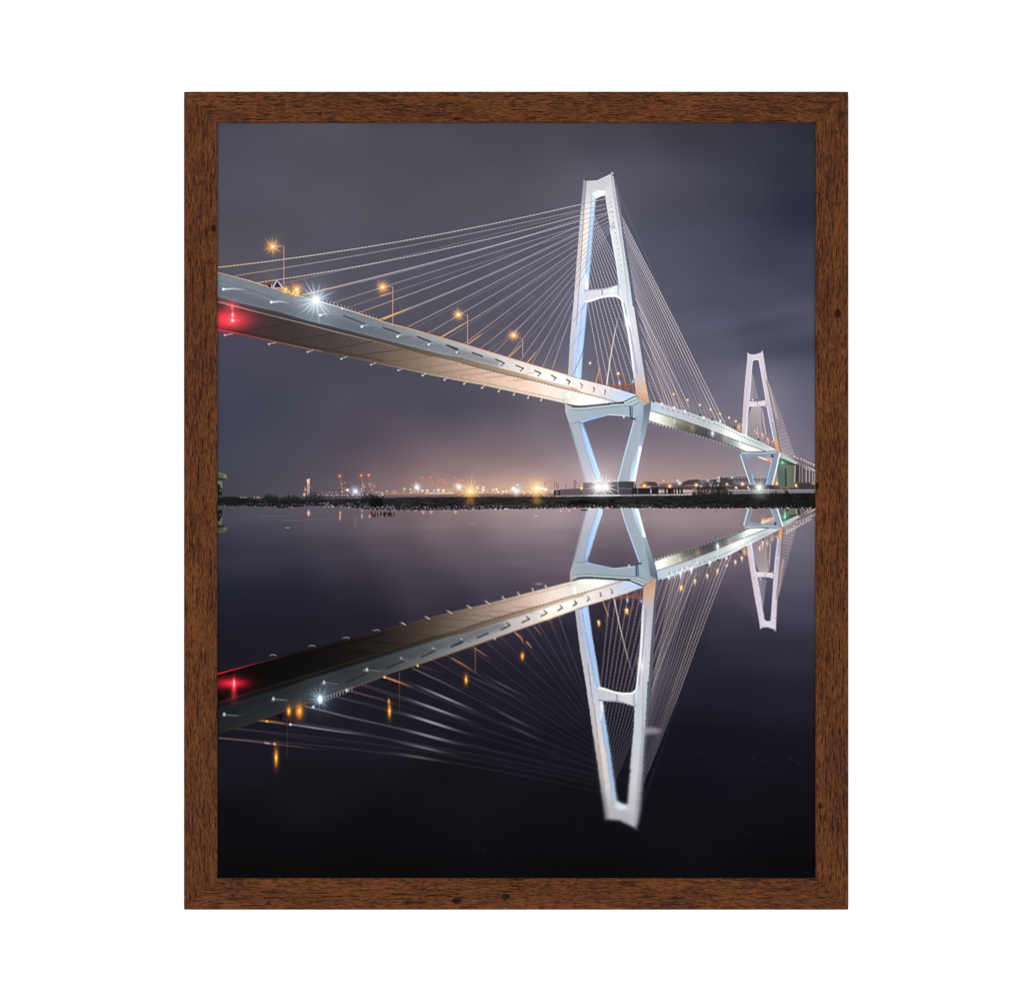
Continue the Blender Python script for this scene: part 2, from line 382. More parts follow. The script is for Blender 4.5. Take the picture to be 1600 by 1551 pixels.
for i in range(10):                                # the second plane, thinner
    ty = 300+i*27; tx = float(np.interp(ty, [p[0] for p in edge], [p[1] for p in edge]))-4
    bxx = 1118-i*9.5; by = float(ipl(bxx, top_edge_right))
    cab.line([(tx,ty),(bxx,by)], .8, (190,180,192), .32 if i else .2)
cab.line(q('O',1130,240,1230,690,1551,1400), .8, (110,108,124), .6)
# bright maintenance cable pair between the legs
cab.line(q('D',905,330,850,560,800,850,760,1140), 1.6, [(0,(200,190,195)),(.4,(240,228,215)),(1,(255,242,225))], .95, bump=lambda t: np.interp(t,[0,.3,1],[.1,.8,1]))
cab.line(q('D',685,955,640,1115), 1.4, (240,165,90), .9)
cab.line(q('D',655,880,690,1090), .8, (200,190,205), .5)

# ---- far pylon and everything behind it
far = Sheet()
for i in range(13):                                # far fan on the left, thin and faint
    far.line([q('R',300-i*4,250+i*78)[0], (1100+i*4.6, 640+i*3.2)], .8, (150,140,158), .30)
far.poly(q('R',388,440,505,950,352,950), (150,142,150), .35); far.poly(q('R',335,1050,545,1040,600,1250,660,1551,680,1640,290,1640), (126,116,130), .35)
for i in range(9):                                 # fan seen between its legs, woven into bowed bands
    far.line(q('R',352+i*3,600+i*46,392+i*2,545+i*46,400+i*11,500+i*48), 1.3, (196,188,188), .6)
for i in range(11):
    t = i/10.0
    far.line(q('R',395+t*150,1045+max(0,t-.6)*60, 350+t*190,1190+t*90, 318+t*240,1380+t*60, 300+t*290,1700), 1.5 if i % 2 else 1.1, [(0,(226,214,206)),(.6,(205,188,182)),(1,(170,156,158))], .62)
for i in range(8):
    far.line(q('R',560+i*9,1090+i*58,575+i*8,1150+i*58,560+i*9,1240+i*50), 1.2, (226,212,202), .5)
for i in range(16):                                # fan on the right
    t = i/15.0
    a = q('R', 640+t*140, 560+t*900)[0]; b = q('S', 1135-t*240, 615-t*90)[0]
    far.line([a, ((a[0]+b[0])/2+1.2, (a[1]+b[1])/2), b], 1.0, [(0,(222,196,180)),(.45,(190,172,172)),(1,(240,220,212))], .34 if i % 3 else .62, beads=.55)
far.poly(q('R',650,600,720,760,800,1080,850,1300,800,1250,740,1050,690,800), (222,190,168), .42)
# trestle piers and the green anchor block
far.poly(q('S',1150,700,1490,860,1490,1050,1150,1040), (96,88,94), .75)
for x in (1175,1215,1262,1330,1385,1440,1475):
    far.poly(q('S',x-9,720+(x-1150)*.42,x+9,720+(x-1150)*.42,x+9,1040,x-9,1040), (142,128,132) if x in (1215,1262) else (198,180,172), .85)
    far.poly(q('S',x+9,720+(x-1150)*.42,x+28,720+(x-1150)*.42,x+28,1040,x+9,1040), (56,52,58), .8)
far.poly(q('S',1140,720,1200,700,1190,1030,1130,1040), (60,58,62))
far.poly(q('S',815,715,850,620,930,620,1145,722,1130,1130,850,1135), gradient([(1213,(90,102,94)),(1222,(88,104,94)),(1230,(104,112,100)),(1243,(98,102,92))]))
far.poly(q('S',955,790,985,800,990,1110,955,1110), (52,58,52), .9)
far.poly(q('S',850,700,930,690,1140,735,1140,728,940,640), (50,72,62))
far.poly(q('S',960,715,1145,722,1143,738,960,728), (34,44,40))
far.poly(q('S',1128,740,1142,740,1132,1040,1118,1040), (196,186,168), .9)
far.glow(*q('S',915,690)[0], 6, (60,220,165), .32, p=1.3); far.glow(*q('S',915,690)[0], 1.7, (150,255,220), 1.0)
far.line(q('S',830,706,985,700), 1.1, (90,240,190), .4)
far.poly(q('S',865,515,960,540,1090,620,1180,665,1490,830,1490,870,1300,790,1170,715,1130,715,930,630,860,590), gradient([(1218,(176,186,186)),(1245,(158,162,160)),(1252,(150,140,134)),(1274,(226,214,218))]))
far.line(q('S',1180,700,1330,775,1490,865), 1.3, (52,46,50), .9)
far.line(q('S',1130,640,1250,700,1490,815), 1.5, (60,46,48), .8)
for i in range(14): far.glow(*q('S',940+i*17,590+i*9)[0], .8, (240,245,240), .7)
for x, y in ((1130,585),(1175,615),(1235,628),(1288,648),(1325,672),(1362,690),(1400,705),(1445,722),(1466,735)):
    far.line(q('S',x+8,y,x+8,y+70), .8, (190,160,150), .55); far.glow(*q('S',x,y)[0], 1.0, (255,226,190), 1.0)
# lower part of the far pylon
bl = (128,139,156)
far.poly(q('S',490,590,750,600,750,690,620,640), (206,176,166), .75)
far.line(q('S',500,596,745,688), 2.2, [(0,(255,220,180)),(.5,(250,230,215)),(.75,(240,120,100)),(1,(255,235,225))], .95)
far.poly(q('S',190,545,215,470,300,490,560,490,790,480,870,515,862,580,745,612,520,590,400,602,300,640,250,640), gradient([(1157,(150,158,172)),(1180,(128,140,156)),(1218,(150,160,174))]))
far.poly(q('S',185,560,250,560,300,640,445,1070,345,1070), (130,140,158))
far.poly(q('S',875,515,745,1075,625,1075,725,690,745,600,770,520), (136,147,164))
far.line(q('S',190,565,350,1060), 1.4, (236,240,252)); far.line(q('S',380,880,445,1075), 1.1, (150,205,250))
far.line(q('S',725,700,632,1075), 1.1, (168,212,250)); far.line(q('S',868,530,815,780,742,1072), 2.1, (248,250,255))
far.poly(q('S',730,540,760,560,765,610,730,610,715,570), (66,74,88))
far.line(q('S',235,500,560,515,770,490), 1.3, (62,70,82)); far.line(q('S',230,525,540,535,790,505), 1.0, (206,214,222))
# far pylon legs
lil = (214,204,216)
far.poly(q('R',312,140,300,300,270,600,245,900,225,1200,205,1560,285,1560,300,1320,335,900,362,500,388,250,350,150), gradient([(1158,(206,186,186)),(1166,(216,200,206)),(1172,(210,204,218))]))
far.poly(q('R',388,255,362,500,335,900,300,1300,270,1560,268,1740,300,1740,305,1500,330,1100,355,900,385,450,402,265), (214,222,250))
far.poly(q('R',312,135,345,150,440,155,560,115,578,125,590,260,500,245,440,232,388,262,310,240), lil)
far.poly(q('R',385,262,440,228,502,240,500,252,440,246,402,268), (255,255,255))
far.poly(q('R',500,245,578,125,630,450,700,870,770,1200,822,1560,850,1640,875,1830,810,1830,760,1640,750,1551,690,1300,640,1050,625,940,600,780,530,400), gradient([(540,(214,204,214)),(620,(205,195,206)),(680,(168,160,172)),(690,(214,164,132)),(706,(210,150,112))], 'y'))
far.line(q('R',512,250,535,400,602,780,630,950), 1.0, (226,226,246), .9)
far.line(q('R',652,1060,695,1300,752,1560,765,1640), 1.8, (206,216,255), .95)
far.line(q('R',640,600,720,980,790,1340,850,1700,878,1820), 1.3, (70,62,74), .75)
far.line(q('R',345,155,330,420,290,900,255,1300), .8, (170,156,168), .55); far.line(q('R',600,420,690,900,760,1250), .8, (168,156,168), .5)
far.poly(q('R',338,965,480,968,545,960,612,942,640,1015,600,1030,480,1028,335,1052), (222,208,218))
far.line(q('R',335,1048,430,1040,600,1032), 1.0, (255,255,255)); far.line(q('R',482,965,482,1022), .9, (110,100,114))
for p_ in q('R',318,138,565,104,400,940,618,1046,735,1290): far.glow(*p_, 1.1, (255,255,255), .9)
far.glow(*q('S',215,40)[0], 2.2, (255,200,150), .5)
for x, y in ((432,148),(468,190),(572,215),(655,275),(672,298),(740,335),(160,35),(170,70)):
    far.glow(*q('S',x,y)[0], 1.2, (255,200,140), .95)
for x, y in ((140,110),(165,140),(480,170),(495,270),(560,250),(585,260),(640,340),(670,370)):
    far.line(q('S',x,y-70,x+3,y+10), 1.1, (250,205,160), .7)
for i in range(8): far.glow(*q('S',600+rng.random()*150,330+rng.random()*60)[0], .9, (230,120,110), .7)

# ---- deck between the pylons
fascia2 = gradient([(1015,(178,196,218)),(1035,(192,202,212)),(1060,(190,196,202)),(1100,(184,190,193)),(1125,(204,212,210)),(1145,(250,252,248)),(1162,(222,230,228)),(1185,(192,200,204)),(1212,(210,220,230))])
under2 = gradient([(1012,(226,226,218)),(1024,(252,252,244)),(1042,(206,204,192)),(1065,(146,142,132)),(1085,(98,94,90)),(1105,(82,84,83)),(1125,(112,118,117)),(1145,(154,166,162)),(1160,(232,240,234)),(1178,(252,254,248)),(1195,(214,222,220)),(1210,(190,198,200))])
bot2 = q('G',78,322,200,362,350,400,500,447,700,508,880,572,935,598,1010,600,1150,596,1215,588)
far.poly(top_edge_right+q('G',1225,592,1230,600)+bot2[::-1], under2)
dash2 = q('G',90,238,250,285,400,330,600,398,800,480,1000,556,1120,600)
far.poly(top_edge_right+q('G',1215,590,1120,600)+dash2[::-1], fascia2)
far.poly(q('G',300,345,600,432,760,500,600,475,450,430,330,395), (58,60,58), .6, soft=3)
far.poly(q('G',930,560,1100,590,1000,600,920,590,880,560), (255,255,252), .6, soft=2)
far.line(dash2, 1.7, (84,82,76), .75, beads=.55)
far.line(bot2[2:7], 1.4, (70,68,64), .7, beads=.4)
far.line(top_edge_right[5:], .9, (250,250,245), .6)
for i in range(26):
    x = 85+i*30; y = ipl(x, [(80,338),(267,388),(500,455),(880,578)])
    far.glow(*q('G',x,y)[0], 1.0 if i < 6 else .8, (240,240,236), .95 if i < 7 else .6)
for i in range(10):
    x = 205+i*46; y = ipl(x, [(205,210),(450,275),(700,370),(1000,520),(1200,590)])
    far.line(q('G',x-10,y-3,x+3,y+1,x-2,y+12), 1.0, (84,90,90), .6)
for i in range(22):
    x = 660+i*23; y = ipl(x, [(640,345),(820,420),(960,490),(1180,578)])
    far.line(q('G',x-5,y-6,x+3,y+6), 1.0, (66,74,72), .6 if i < 20 else .3)
for x, y in ((470,395),(760,470)): far.glow(*q('G',x,y)[0], 4.2, (240,160,110), .35, sy=1.6)
far.glow(*q('G',648,440)[0], 2.0, (235,244,255), 1.0, sy=2.2); far.glow(*q('G',648,440)[0], 6, (170,190,230), .35)
far.glow(*q('G',892,528)[0], 1.3, (250,255,250), .9, sy=2.4); far.glow(*q('G',305,335)[0], 1.6, (255,190,160), .6, sy=2)
for x, y in ((195,176),(305,208),(400,240),(570,298),(717,330)):
    far.star(*q('G',x,y)[0], 4.5, 8, (225,232,255), (255,255,255), k=.8, cr=1.5)
for x, y in ((300,90),(425,142),(535,186),(630,227),(715,265),(795,300),(855,332)):
    far.line(q('G',x+42,y+38,x+44,y+95), .8, (170,140,130), .6)
    far.star(*q('G',x,y)[0], 4.2, 8, (255,170,90), (255,220,160), k=.75, cr=1.3)
far.line(q('G',885,370,870,410), 1.2, (250,190,120), .8); far.line(q('G',895,380,888,420), 1.2, (250,190,120), .8)
for x, y in ((120,155),(535,278),(642,318),(845,384),(1060,492)): far.glow(*q('G',x,y)[0], 1.4, (20,20,24), 0); far.poly(q('G',x-7,y-8,x+6,y-8,x+8,y+8,x-8,y+8), (44,34,34))
# brown railings behind the near pylon
for a, b in ((1150,1190),(1165,1150),(1185,1130)):
    far.line(q('D',760,a-10,900,a-8,1080,b), 1.3, (150,84,64), .75, beads=.4)
far.poly(q('D',780,1145,1080,1125,1085,1165,900,1185), (112,72,68), .38, soft=.8)
for i in range(11): far.line(q('D',790+i*28,1168-i*3,806+i*28,1136-i*1,822+i*28,1166-i*3), .9, (176,104,78), .5)
far.poly(q('D',900,1185,1085,1165,1090,1240), (96,72,78), .35, soft=1)
for x in (830,900,960,1010): far.line(q('D',x,1010 if x == 960 else 1110,x,1200), .9, (176,110,84), .7)
far.line(q('D',655,905,650,960), .8, (120,90,90), .6)
far.star(*q('D',578,897)[0], 6, 9, (255,170,100), (255,225,190), k=.5, cr=1.6); far.star(*q('D',888,1012)[0], 6.5, 10, (255,160,80), (255,215,160), k=.6, cr=1.8)
far.glow(*q('D',903,1115)[0], 1.6, (205,220,255), .95, sy=2); far.glow(*q('D',1052,1100)[0], 1.4, (205,220,255), .95, sy=2); far.glow(*q('D',900,1195)[0], 1.6, (255,200,170), .9)

# ---- near deck (spans from the sheet's left edge to the near pylon)
near = Sheet()
topd = q('A',40,336,300,405,560,485,750,540,1000,610,1350,720)+q('B',0,430,220,487,480,560,700,625,1000,715,1250,790,1500,865)+q('D',340,1040,480,1080,750,1150,1085,1252)
fas = [(330,461),(340,463.5),(380,475),(440,488.5),(481,501),(522.5,511),(564,521.5),(601,531),(642.5,541.5),(693,554),(720,558.5),(750,567),(800,579.5),(850,592.5),(900,606)]+q('P',400,548,700,622,960,690,1110,718)
lin = [(330,469.5),(340,472),(440,497),(481,507),(528,519.4),(601,537),(632,545.6),(673.5,556),(720,566.8),(750,575),(800,587.5),(850,598.8),(870,604.5),(907.5,613.4),(954,625.6),(964,629)]
botd = [(330,513),(340,516),(380,524),(440,537),(481,546),(504,550),(560,560.6),(576.5,564),(597,569),(632,576),(673.5,585.3),(720,594.6),(750,600),(800,611),(850,622),(883,629.4)]+q('P',240,770,400,785,600,768,900,738,1110,722,1300,635)
under1 = gradient([(340,(64,46,46)),(400,(62,50,50)),(460,(62,55,54)),(520,(74,66,62)),(580,(92,82,75)),(620,(116,101,88)),(660,(140,122,104)),(700,(168,147,128)),(740,(196,174,154)),(780,(216,192,174)),(820,(232,208,190)),(850,(238,224,210)),(872,(236,230,220)),(885,(224,224,214)),(900,(234,236,224)),(930,(246,246,238)),(955,(206,214,218)),(990,(150,160,172))])
near.poly(topd+q('P',1110,718)+botd[::-1], lambda X, Y: under1(X, Y)*np.array([1.0, .985, .99], np.float32))
near.poly(q('P',300,680,600,660,880,712,600,752,350,770,250,740), (255,255,248), .75, soft=3)
near.poly(q('P',60,640,250,690,330,760,180,740), (196,206,186), .35, soft=3)
# panel seams
for s_ in (('A',50,690,280,635),('A',300,812,640,742),('A',640,890,1010,825),('A',960,965,1310,895),('A',1200,1005,1551,960),('B',0,760,380,705),('B',0,675,150,652),('B',240,812,600,758),('B',430,842,780,800),('B',620,862,940,826),('B',820,880,1080,855),('B',1000,905,1200,890)):
    near.line(q(*s_), 1.2, (40,26,26) if s_[0] == 'A' else (92,60,48), .48 if s_[0] == 'A' else .32)
g = lambda X, Y: np.clip((X-600)/250, 0, 1)*.0+.8
near.line([(x, y-5) for x, y in botd[1:9]], 3.0, gradient([(340,(52,34,34)),(600,(70,58,50))]), .75)
near.line([(x, y-3.5) for x, y in botd[7:16]], 2.2, gradient([(600,(98,80,64)),(700,(156,134,112)),(880,(190,170,146))]), .8, beads=.6)
near.line([(x, y-1.0) for x, y in botd[:6]], 1.3, [(0,(250,70,80)),(.35,(170,72,74)),(.8,(150,105,100)),(1,(130,104,96))], .95)
near.line([(x, y+.3) for x, y in botd[1:16]], 1.2, gradient([(340,(70,50,52)),(560,(110,96,88)),(680,(196,178,160)),(880,(220,206,190))]), .85)
# strip between fascia and soffit, fascia
strip = gradient([(340,(92,70,76)),(400,(66,56,56)),(470,(58,52,52)),(560,(66,60,56)),(640,(88,78,68)),(700,(118,103,88)),(760,(150,132,114)),(820,(176,154,132)),(880,(206,180,156)),(940,(214,198,190)),(970,(196,200,210))])
near.poly(fas+lin[::-1], strip)
near.line(lin[:8], 1.5, gradient([(340,(178,132,142)),(420,(140,124,126)),(520,(150,142,138)),(640,(110,98,86)),(680,(100,86,74))]), .95)
near.line(lin[8:], 1.5, gradient([(700,(66,50,42)),(880,(92,66,52)),(960,(130,120,120))]), .9, beads=.75)
near.line([(x, y-2.2) for x, y in lin[6:14]], 1.2, gradient([(640,(90,76,64)),(880,(150,124,104))]), .6, beads=.5)
fascia = gradient([(340,(116,126,138)),(400,(118,127,138)),(450,(118,126,138)),(500,(140,150,162)),(540,(116,125,136)),(600,(126,132,141)),(650,(148,152,158)),(700,(170,172,176)),(740,(186,185,188)),(790,(212,207,210)),(830,(230,222,220)),(852,(244,236,224)),(878,(250,242,234)),(900,(240,230,228)),(930,(230,218,218)),(960,(206,212,226)),(985,(188,206,234)),(1003,(196,208,226))])
near.poly(topd+q('P',1110,718)+fas[::-1], lambda X, Y: fascia(X, Y)*np.array([1.01, 1.0, .985], np.float32))
near.poly([(340,463),(340,446),(420,470),(520,495),(620,520),(700,540),(780,563),(780,574),(700,555.5),(600,531),(481,501),(400,480)], (84,92,102), .50, soft=3)
near.poly(q('N',900,680,1200,690,1500,760,1500,830,1200,750,900,665), (255,253,248), .8, soft=3)
near.poly(q('P',900,600,1280,640,1110,715,980,700), (196,216,244), .5, soft=3)
near.line(topd, 1.4, [(0,(200,160,130)),(.08,(255,205,150)),(.16,(255,170,70)),(.24,(255,245,240)),(.4,(250,190,130)),(.55,(226,160,120)),(.75,(210,160,140)),(.9,(240,225,220)),(1,(220,226,240))], .9, beads=.35)
for i in range(9):
    x = 380+i*58; near.line([(x, ipl(x, topd)+7), (x-22, ipl(x-22, fas)-1)], .9, (78,86,96), .35)
# slots, brackets
slot = lambda k, *p, w=2.4, al=.9, c=(62,68,76): near.line(q(k, *p), w, c, al)
slot('A',1070,690,1240,755,w=2.6,al=.75); slot('A',1390,785,1530,835,w=2.6,al=.85); slot('A',270,465,520,552,w=1.8,al=.32); slot('A',60,405,220,450,w=1.6,al=.2)
for p_ in ((0,318,120,362),(305,408,430,455)): slot('N',*p_,w=2.6)
slot('B',270,548,380,592,w=2.6); slot('B',505,617,600,660,w=2.6)
for x0, y0, x1, y1, x2, y2 in ((595,490,705,540,665,572),(850,565,945,604,905,637),(1085,630,1160,666,1125,700),(1292,690,1350,722,1325,752),(1485,742,1525,770,1505,802)):
    slot('N',x0,y0,x1,y1,w=1.9,c=(42,40,42)); slot('N',x1-4,y1,x2,y2,w=1.8,c=(66,58,56),al=.85)
for x0, y0, x1, y1, x2, y2 in ((162,350,222,388,190,430),(390,415,430,445,405,492),(605,482,632,502,610,552),(798,525,812,540,795,600)):
    slot('P',x0,y0,x1,y1,w=1.5,c=(44,42,46)); slot('P',x1,y1,x2,y2,w=1.4,c=(62,58,60),al=.8)
for k, x0, y0, x1, y1, r in (('A',98,475,270,482,2.4),('A',485,580,625,585,2.3),('A',880,685,955,680,2.0),('A',1215,778,1272,766,1.9),('A',1505,858,1551,842,1.8),('B',110,545,158,532,1.7),('B',360,612,400,600,1.6),('B',585,675,615,662,1.3)):
    near.line(q(k,x0,y0,(x0+x1)/2,(y0+y1)/2-8,x1,y1), 2.4 if k == 'A' and x0 < 900 else 1.5, [(0,(226,230,238)),(.5,(176,182,192)),(1,(130,138,148))], .9)
    near.glow(*q(k,x0,y0)[0], r, (248,250,255), .95, p=4)
    near.line(q(k,x0+60,y0+12,x1+60,y1+14), 1.0, (60,66,76), .4)
for k, x0, y0, x1, y1 in (('A',110,846,172,834),('A',465,918,520,906),('A',778,982,822,968),('A',1050,1038,1095,1020),('A',1290,1085,1328,1072),('A',1510,1130,1545,1120),('B',310,862,340,845),('B',487,898,512,880),('B',645,930,668,910),('B',790,962,815,943),('B',925,990,942,970),('B',1047,1018,1060,996),('B',1163,1042,1172,1022),('B',1268,1062,1278,1043)):
    near.line(q(k,x0,y0,x1,y1), 1.5, (168,166,170) if k == 'A' else (206,196,188), .85); near.glow(*q(k,x0,y0)[0], 1.3, (226,226,230), .8)
# small posts on the parapet
for i in range(16):
    x = 505+i*5.6; y = ipl(x, topd); near.line([(x,y),(x,y-5.5+i*.12)], .9, (226,206,200), .85-.035*i)
# red navigation light under the deck
near.glow(362,499,24,(255,22,34),1.0,sy=.5,p=1.6); near.glow(350,500,34,(214,14,26),.85,sy=.42,p=2); near.glow(362,478,10,(220,30,44),.6,sy=.9)
near.line([(345,471),(385,483)], 1.2, (226,110,120), .7)
near.star(363.5,500.5,13,16,(255,60,64),(255,190,190),k=.9,cr=2.0); near.glow(363.5,492,1.8,(255,200,200),.9,sy=2.2); near.glow(363,481,2,(255,130,135),.6,sy=2.2)
near.glow(*q('P',198,620)[0], 1.8, (238,255,250), 1.0, sy=2.3); near.glow(*q('P',198,620)[0], 6, (190,230,215), .3)

# ---- near pylon
pyl = Sheet(); cross = Sheet()
# lower V
pyl.poly(q('E',303,212,345,238,480,250,640,245,800,225,950,205,1085,132,1170,200,1250,190,1250,200,1245,280,1215,395,1065,395,1075,370,1000,350,790,337,455,412,345,430,305,310), gradient([(883,(176,174,182)),(900,(164,172,184)),(960,(160,170,184)),(1000,(164,176,192)),(1018,(128,136,150))]))
pyl.poly(q('E',345,425,470,415,540,740,600,900,665,1080,530,1080,490,930,430,720), gradient([(640,(166,172,184)),(700,(176,178,192)),(750,(196,192,206))], 'y'), al=.96, soft=1.3)
pyl.poly(q('E',455,415,500,425,560,600,620,780,690,990,695,1075,665,1080,600,900,540,740,470,480), gradient([(655,(112,132,170)),(675,(160,182,226)),(720,(178,202,250)),(752,(206,222,255))], 'y'))
pyl.line(q('E',480,440,560,680,640,900,690,1000), 1.2, (226,236,255), .7)
pyl.poly(q('E',455,410,780,335,800,338,560,402,495,426), (158,184,236)); pyl.line(q('E',780,337,1000,352,1060,368), 1.2, (206,222,248))
pyl.poly(q('E',1065,390,1170,240,1160,420,1100,680,1040,880,1008,1070,885,1070,960,770,1020,560), gradient([(655,(158,168,184)),(700,(164,168,182)),(752,(164,164,176))], 'y'))
pyl.poly(q('E',1170,240,1250,200,1245,280,1190,540,1150,700,1075,1070,1008,1070,1040,880,1100,680,1160,420), gradient([(630,(98,106,122)),(650,(116,126,142)),(672,(140,152,168)),(690,(156,168,186)),(720,(180,196,220)),(752,(206,222,240))], 'y'))
pyl.poly(q('E',1118,690,1152,690,1110,900,1078,1070,1045,1070,1085,880), (246,252,255), .95); pyl.line(q('E',1135,520,1098,720,1025,1060), 1.0, (214,230,250), .8)
pyl.line(q('E',1062,400,1015,570,955,790,887,1068), 1.7, (190,212,252), .95)
pyl.line(q('E',1160,240,1160,420,1100,690,1020,1060), .9, (136,146,164), .6)
pyl.poly(q('E',1005,240,1048,245,1050,370,1080,375,1070,395,1015,380,1010,340), (118,130,150), .7)
pyl.line(q('E',1022,250,1026,375), 1.7, (46,58,80), .9); pyl.line(q('E',1045,250,1045,370), .9, (60,72,92), .8); pyl.line(q('E',1025,372,1078,388), 2.4, (40,56,84), .85)
pyl.line(q('E',1060,415,1150,418), .8, (110,120,140), .7)
pyl.glow(*q('E',948,364)[0], 1.5, (255,255,255), 1); pyl.glow(*q('E',1132,690)[0], 1.8, (255,210,180), .95)
pyl.poly(q('P',140,752,215,775,190,870,150,885), (206,172,156), .5, soft=1)
for i in range(16): pyl.line(q('E',520+i*30,290-i*2,520+i*30,350-i*2), .7, (140,150,166), .18)
# bearing shelf between deck and strut
pyl.poly(q('P',205,800,300,818,560,800,900,765,1110,745,1300,640,1385,725,1250,782,900,808,560,842,290,868,215,850), (176,184,190))
pyl.line(q('P',190,770,330,805,540,793,750,770,930,752,1110,728,1305,635), 2.4, (50,62,72), .92, beads=.3)
pyl.line(q('P',250,812,400,815,600,795,880,770), 1.6, (66,76,84), .75, beads=.5)
pyl.line(q('P',230,858,420,862,700,835,1000,800,1250,788,1380,732), 1.0, (86,104,130), .8)
pyl.line(q('P',1120,742,1320,650), 1.2, (226,232,240), .9); pyl.line(q('P',1140,755,1340,680), 1.2, (88,98,110), .9, beads=.8); pyl.line(q('P',960,745,1110,745), 2.4, (40,46,54), .8)
for i in range(10): pyl.line(q('P',260+i*26,792,275+i*26,815), .9, (36,44,50), .75)
# upper legs: left
pyl.poly(q('C',505,168,545,165,515,480,490,900,470,1200,450,1500)+q('D',440,260,425,600,395,1045,335,1038,360,600,400,200)+q('C',400,1450,430,1050,455,750,480,420), gradient([(283,(146,144,154)),(310,(150,148,158)),(340,(196,186,190)),(400,(206,192,194)),(470,(206,200,208)),(520,(196,192,204)),(590,(186,180,192))], 'y'))
pyl.poly(q('C',540,165,655,160,805,88,830,92,860,300,750,300,745,268,665,262,595,300,580,500,555,850,530,1100,515,1380)+q('D',515,230,490,300,430,800,405,1045,385,1045,420,600,450,200)+q('C',470,1200,490,900,515,480), gradient([(272,(192,188,198)),(300,(196,190,198)),(330,(226,214,216)),(370,(240,222,216)),(420,(226,214,222)),(470,(204,204,224)),(520,(196,198,222)),(560,(188,196,232)),(592,(186,198,240))], 'y'))
pyl.poly(q('C',595,300,640,358,610,700,590,1000,570,1200,557,1365,515,1375,530,1100,555,850,580,500), gradient([(302,(206,212,236)),(330,(190,206,242)),(370,(180,205,243)),(420,(178,205,248)),(455,(206,218,248))], 'y'), soft=.8)
pyl.poly(q('D',515,225,548,228,525,500,500,750,478,1077,405,1047,430,800,490,300), gradient([(470,(190,204,236)),(520,(176,200,245)),(560,(182,206,250)),(592,(182,210,252))], 'y'), soft=.7)
pyl.line(q('D',432,800,440,1055), 1.4, (206,222,252), .6)
pyl.line(q('C',538,172,512,490,486,900,466,1250)+q('D',450,150,430,480), 1.0, (140,130,142), .85)
pyl.line(q('C',523,1180,545,1290,537,1340), 2.6, (240,246,255), .8); pyl.glow(*q('C',540,1300)[0], 3.4, (235,242,255), .95, sy=1.9)
# arch soffit
pyl.poly(q('C',592,300,665,261,748,268,742,322,700,330,640,359), (226,228,250)); pyl.poly(q('C',640,270,748,268,742,318,670,322), (242,244,255), .7, soft=1)
# right leg
pyl.poly(q('C',742,268,805,88,835,98,868,330,915,620,960,930,1000,1180,1050,1551)+q('D',1060,270,1110,600,1160,900,1190,1100,1215,1230,1232,1330,1170,1345,1085,1240,1065,1080,1040,920,1010,700,980,520,945,320,920,200)+q('C',895,1290,870,1080,830,870,800,680,770,500,745,330), gradient([(272,(196,192,202)),(300,(206,200,208)),(340,(218,212,220)),(400,(216,212,222)),(450,(208,206,218)),(500,(222,218,232)),(550,(210,204,218)),(580,(196,188,204)),(593,(204,184,186)),(605,(206,176,162)),(620,(212,166,140)),(632,(184,160,150))], 'y'))
pyl.poly(q('C',805,90,835,98,868,330,915,620,960,930,1000,1180,1050,1551)+q('D',1060,270,1110,600,1160,900,1200,1130,1170,1000,1110,760,1060,500,1000,180)+q('C',975,1300,930,950,875,620,830,300), gradient([(272,(172,168,178)),(400,(188,184,194)),(470,(206,202,214)),(510,(220,204,214)),(560,(190,184,196)),(600,(176,160,164))], 'y'), .85)
pyl.line(q('C',808,95,838,300,900,680,950,1050)+q('D',1000,250,1060,600), .9, (150,144,156), .55)
pyl.line(q('D',955,240,985,400,1015,520,1060,780,1098,1010), 1.7, (138,130,146), .65)
pyl.line(q('C',800,680,832,870,872,1090,898,1290), 1.9, (224,232,255), .9)
pyl.line(q('D',905,90,930,230,960,370,990,500,1015,640,1045,880,1070,1060), 2.6, [(0,(236,236,250)),(.35,(255,255,255)),(.6,(255,255,255)),(.85,(236,232,244)),(1,(206,210,246))], .95)
pyl.glow(*q('D',988,450)[0], 4.5, (255,252,255), .85, sy=2.2)
pyl.line(q('D',1150,1290,1215,1345), 1.6, (120,100,100), .5)
pyl.poly(q('D',1085,1235,1215,1225,1232,1340,1165,1350), (200,158,134), .45, soft=1.5)
pyl.poly(q('D',1130,1150,1180,1150,1200,1260,1150,1230), (236,184,142), .45, soft=2)
pyl.poly(q('C',835,98,862,140,900,350,940,650,980,900,1040,1250,1080,1500)+q('D',1100,320,1150,640,1185,850,1220,1130,1252,1262,1252,1330,1232,1340,1215,1230,1190,1100,1160,900,1110,600,1060,270)+q('C',1050,1551,1000,1180,960,930,915,620,868,330), gradient([(272,(74,74,86)),(300,(112,110,122)),(340,(118,116,130)),(380,(92,94,112)),(450,(96,97,116)),(540,(98,98,114)),(600,(94,92,104)),(632,(110,114,126))], 'y'))
for i in range(34):
    t = i/33.0; y = 262+t*340; x = float(np.interp(y-0, [272,352,392,427,480,567,596], [958,970,976,982,990.5,1004.5,1008.8]))
    pyl.glow(x, y+12, .9, (226,222,230), .35)
for x, y in ((800,335),(808,390),(815,447),(825,503),(833,560),(840,617),(850,675),(860,735),(868,790),(880,850),(890,910),(898,968),(907,1030),(916,1085),(928,1160)):
    cross.poly(q('C',x-6,y-5,x+4,y-7,x+5,y+5,x-5,y+7), (112,102,114), .8)
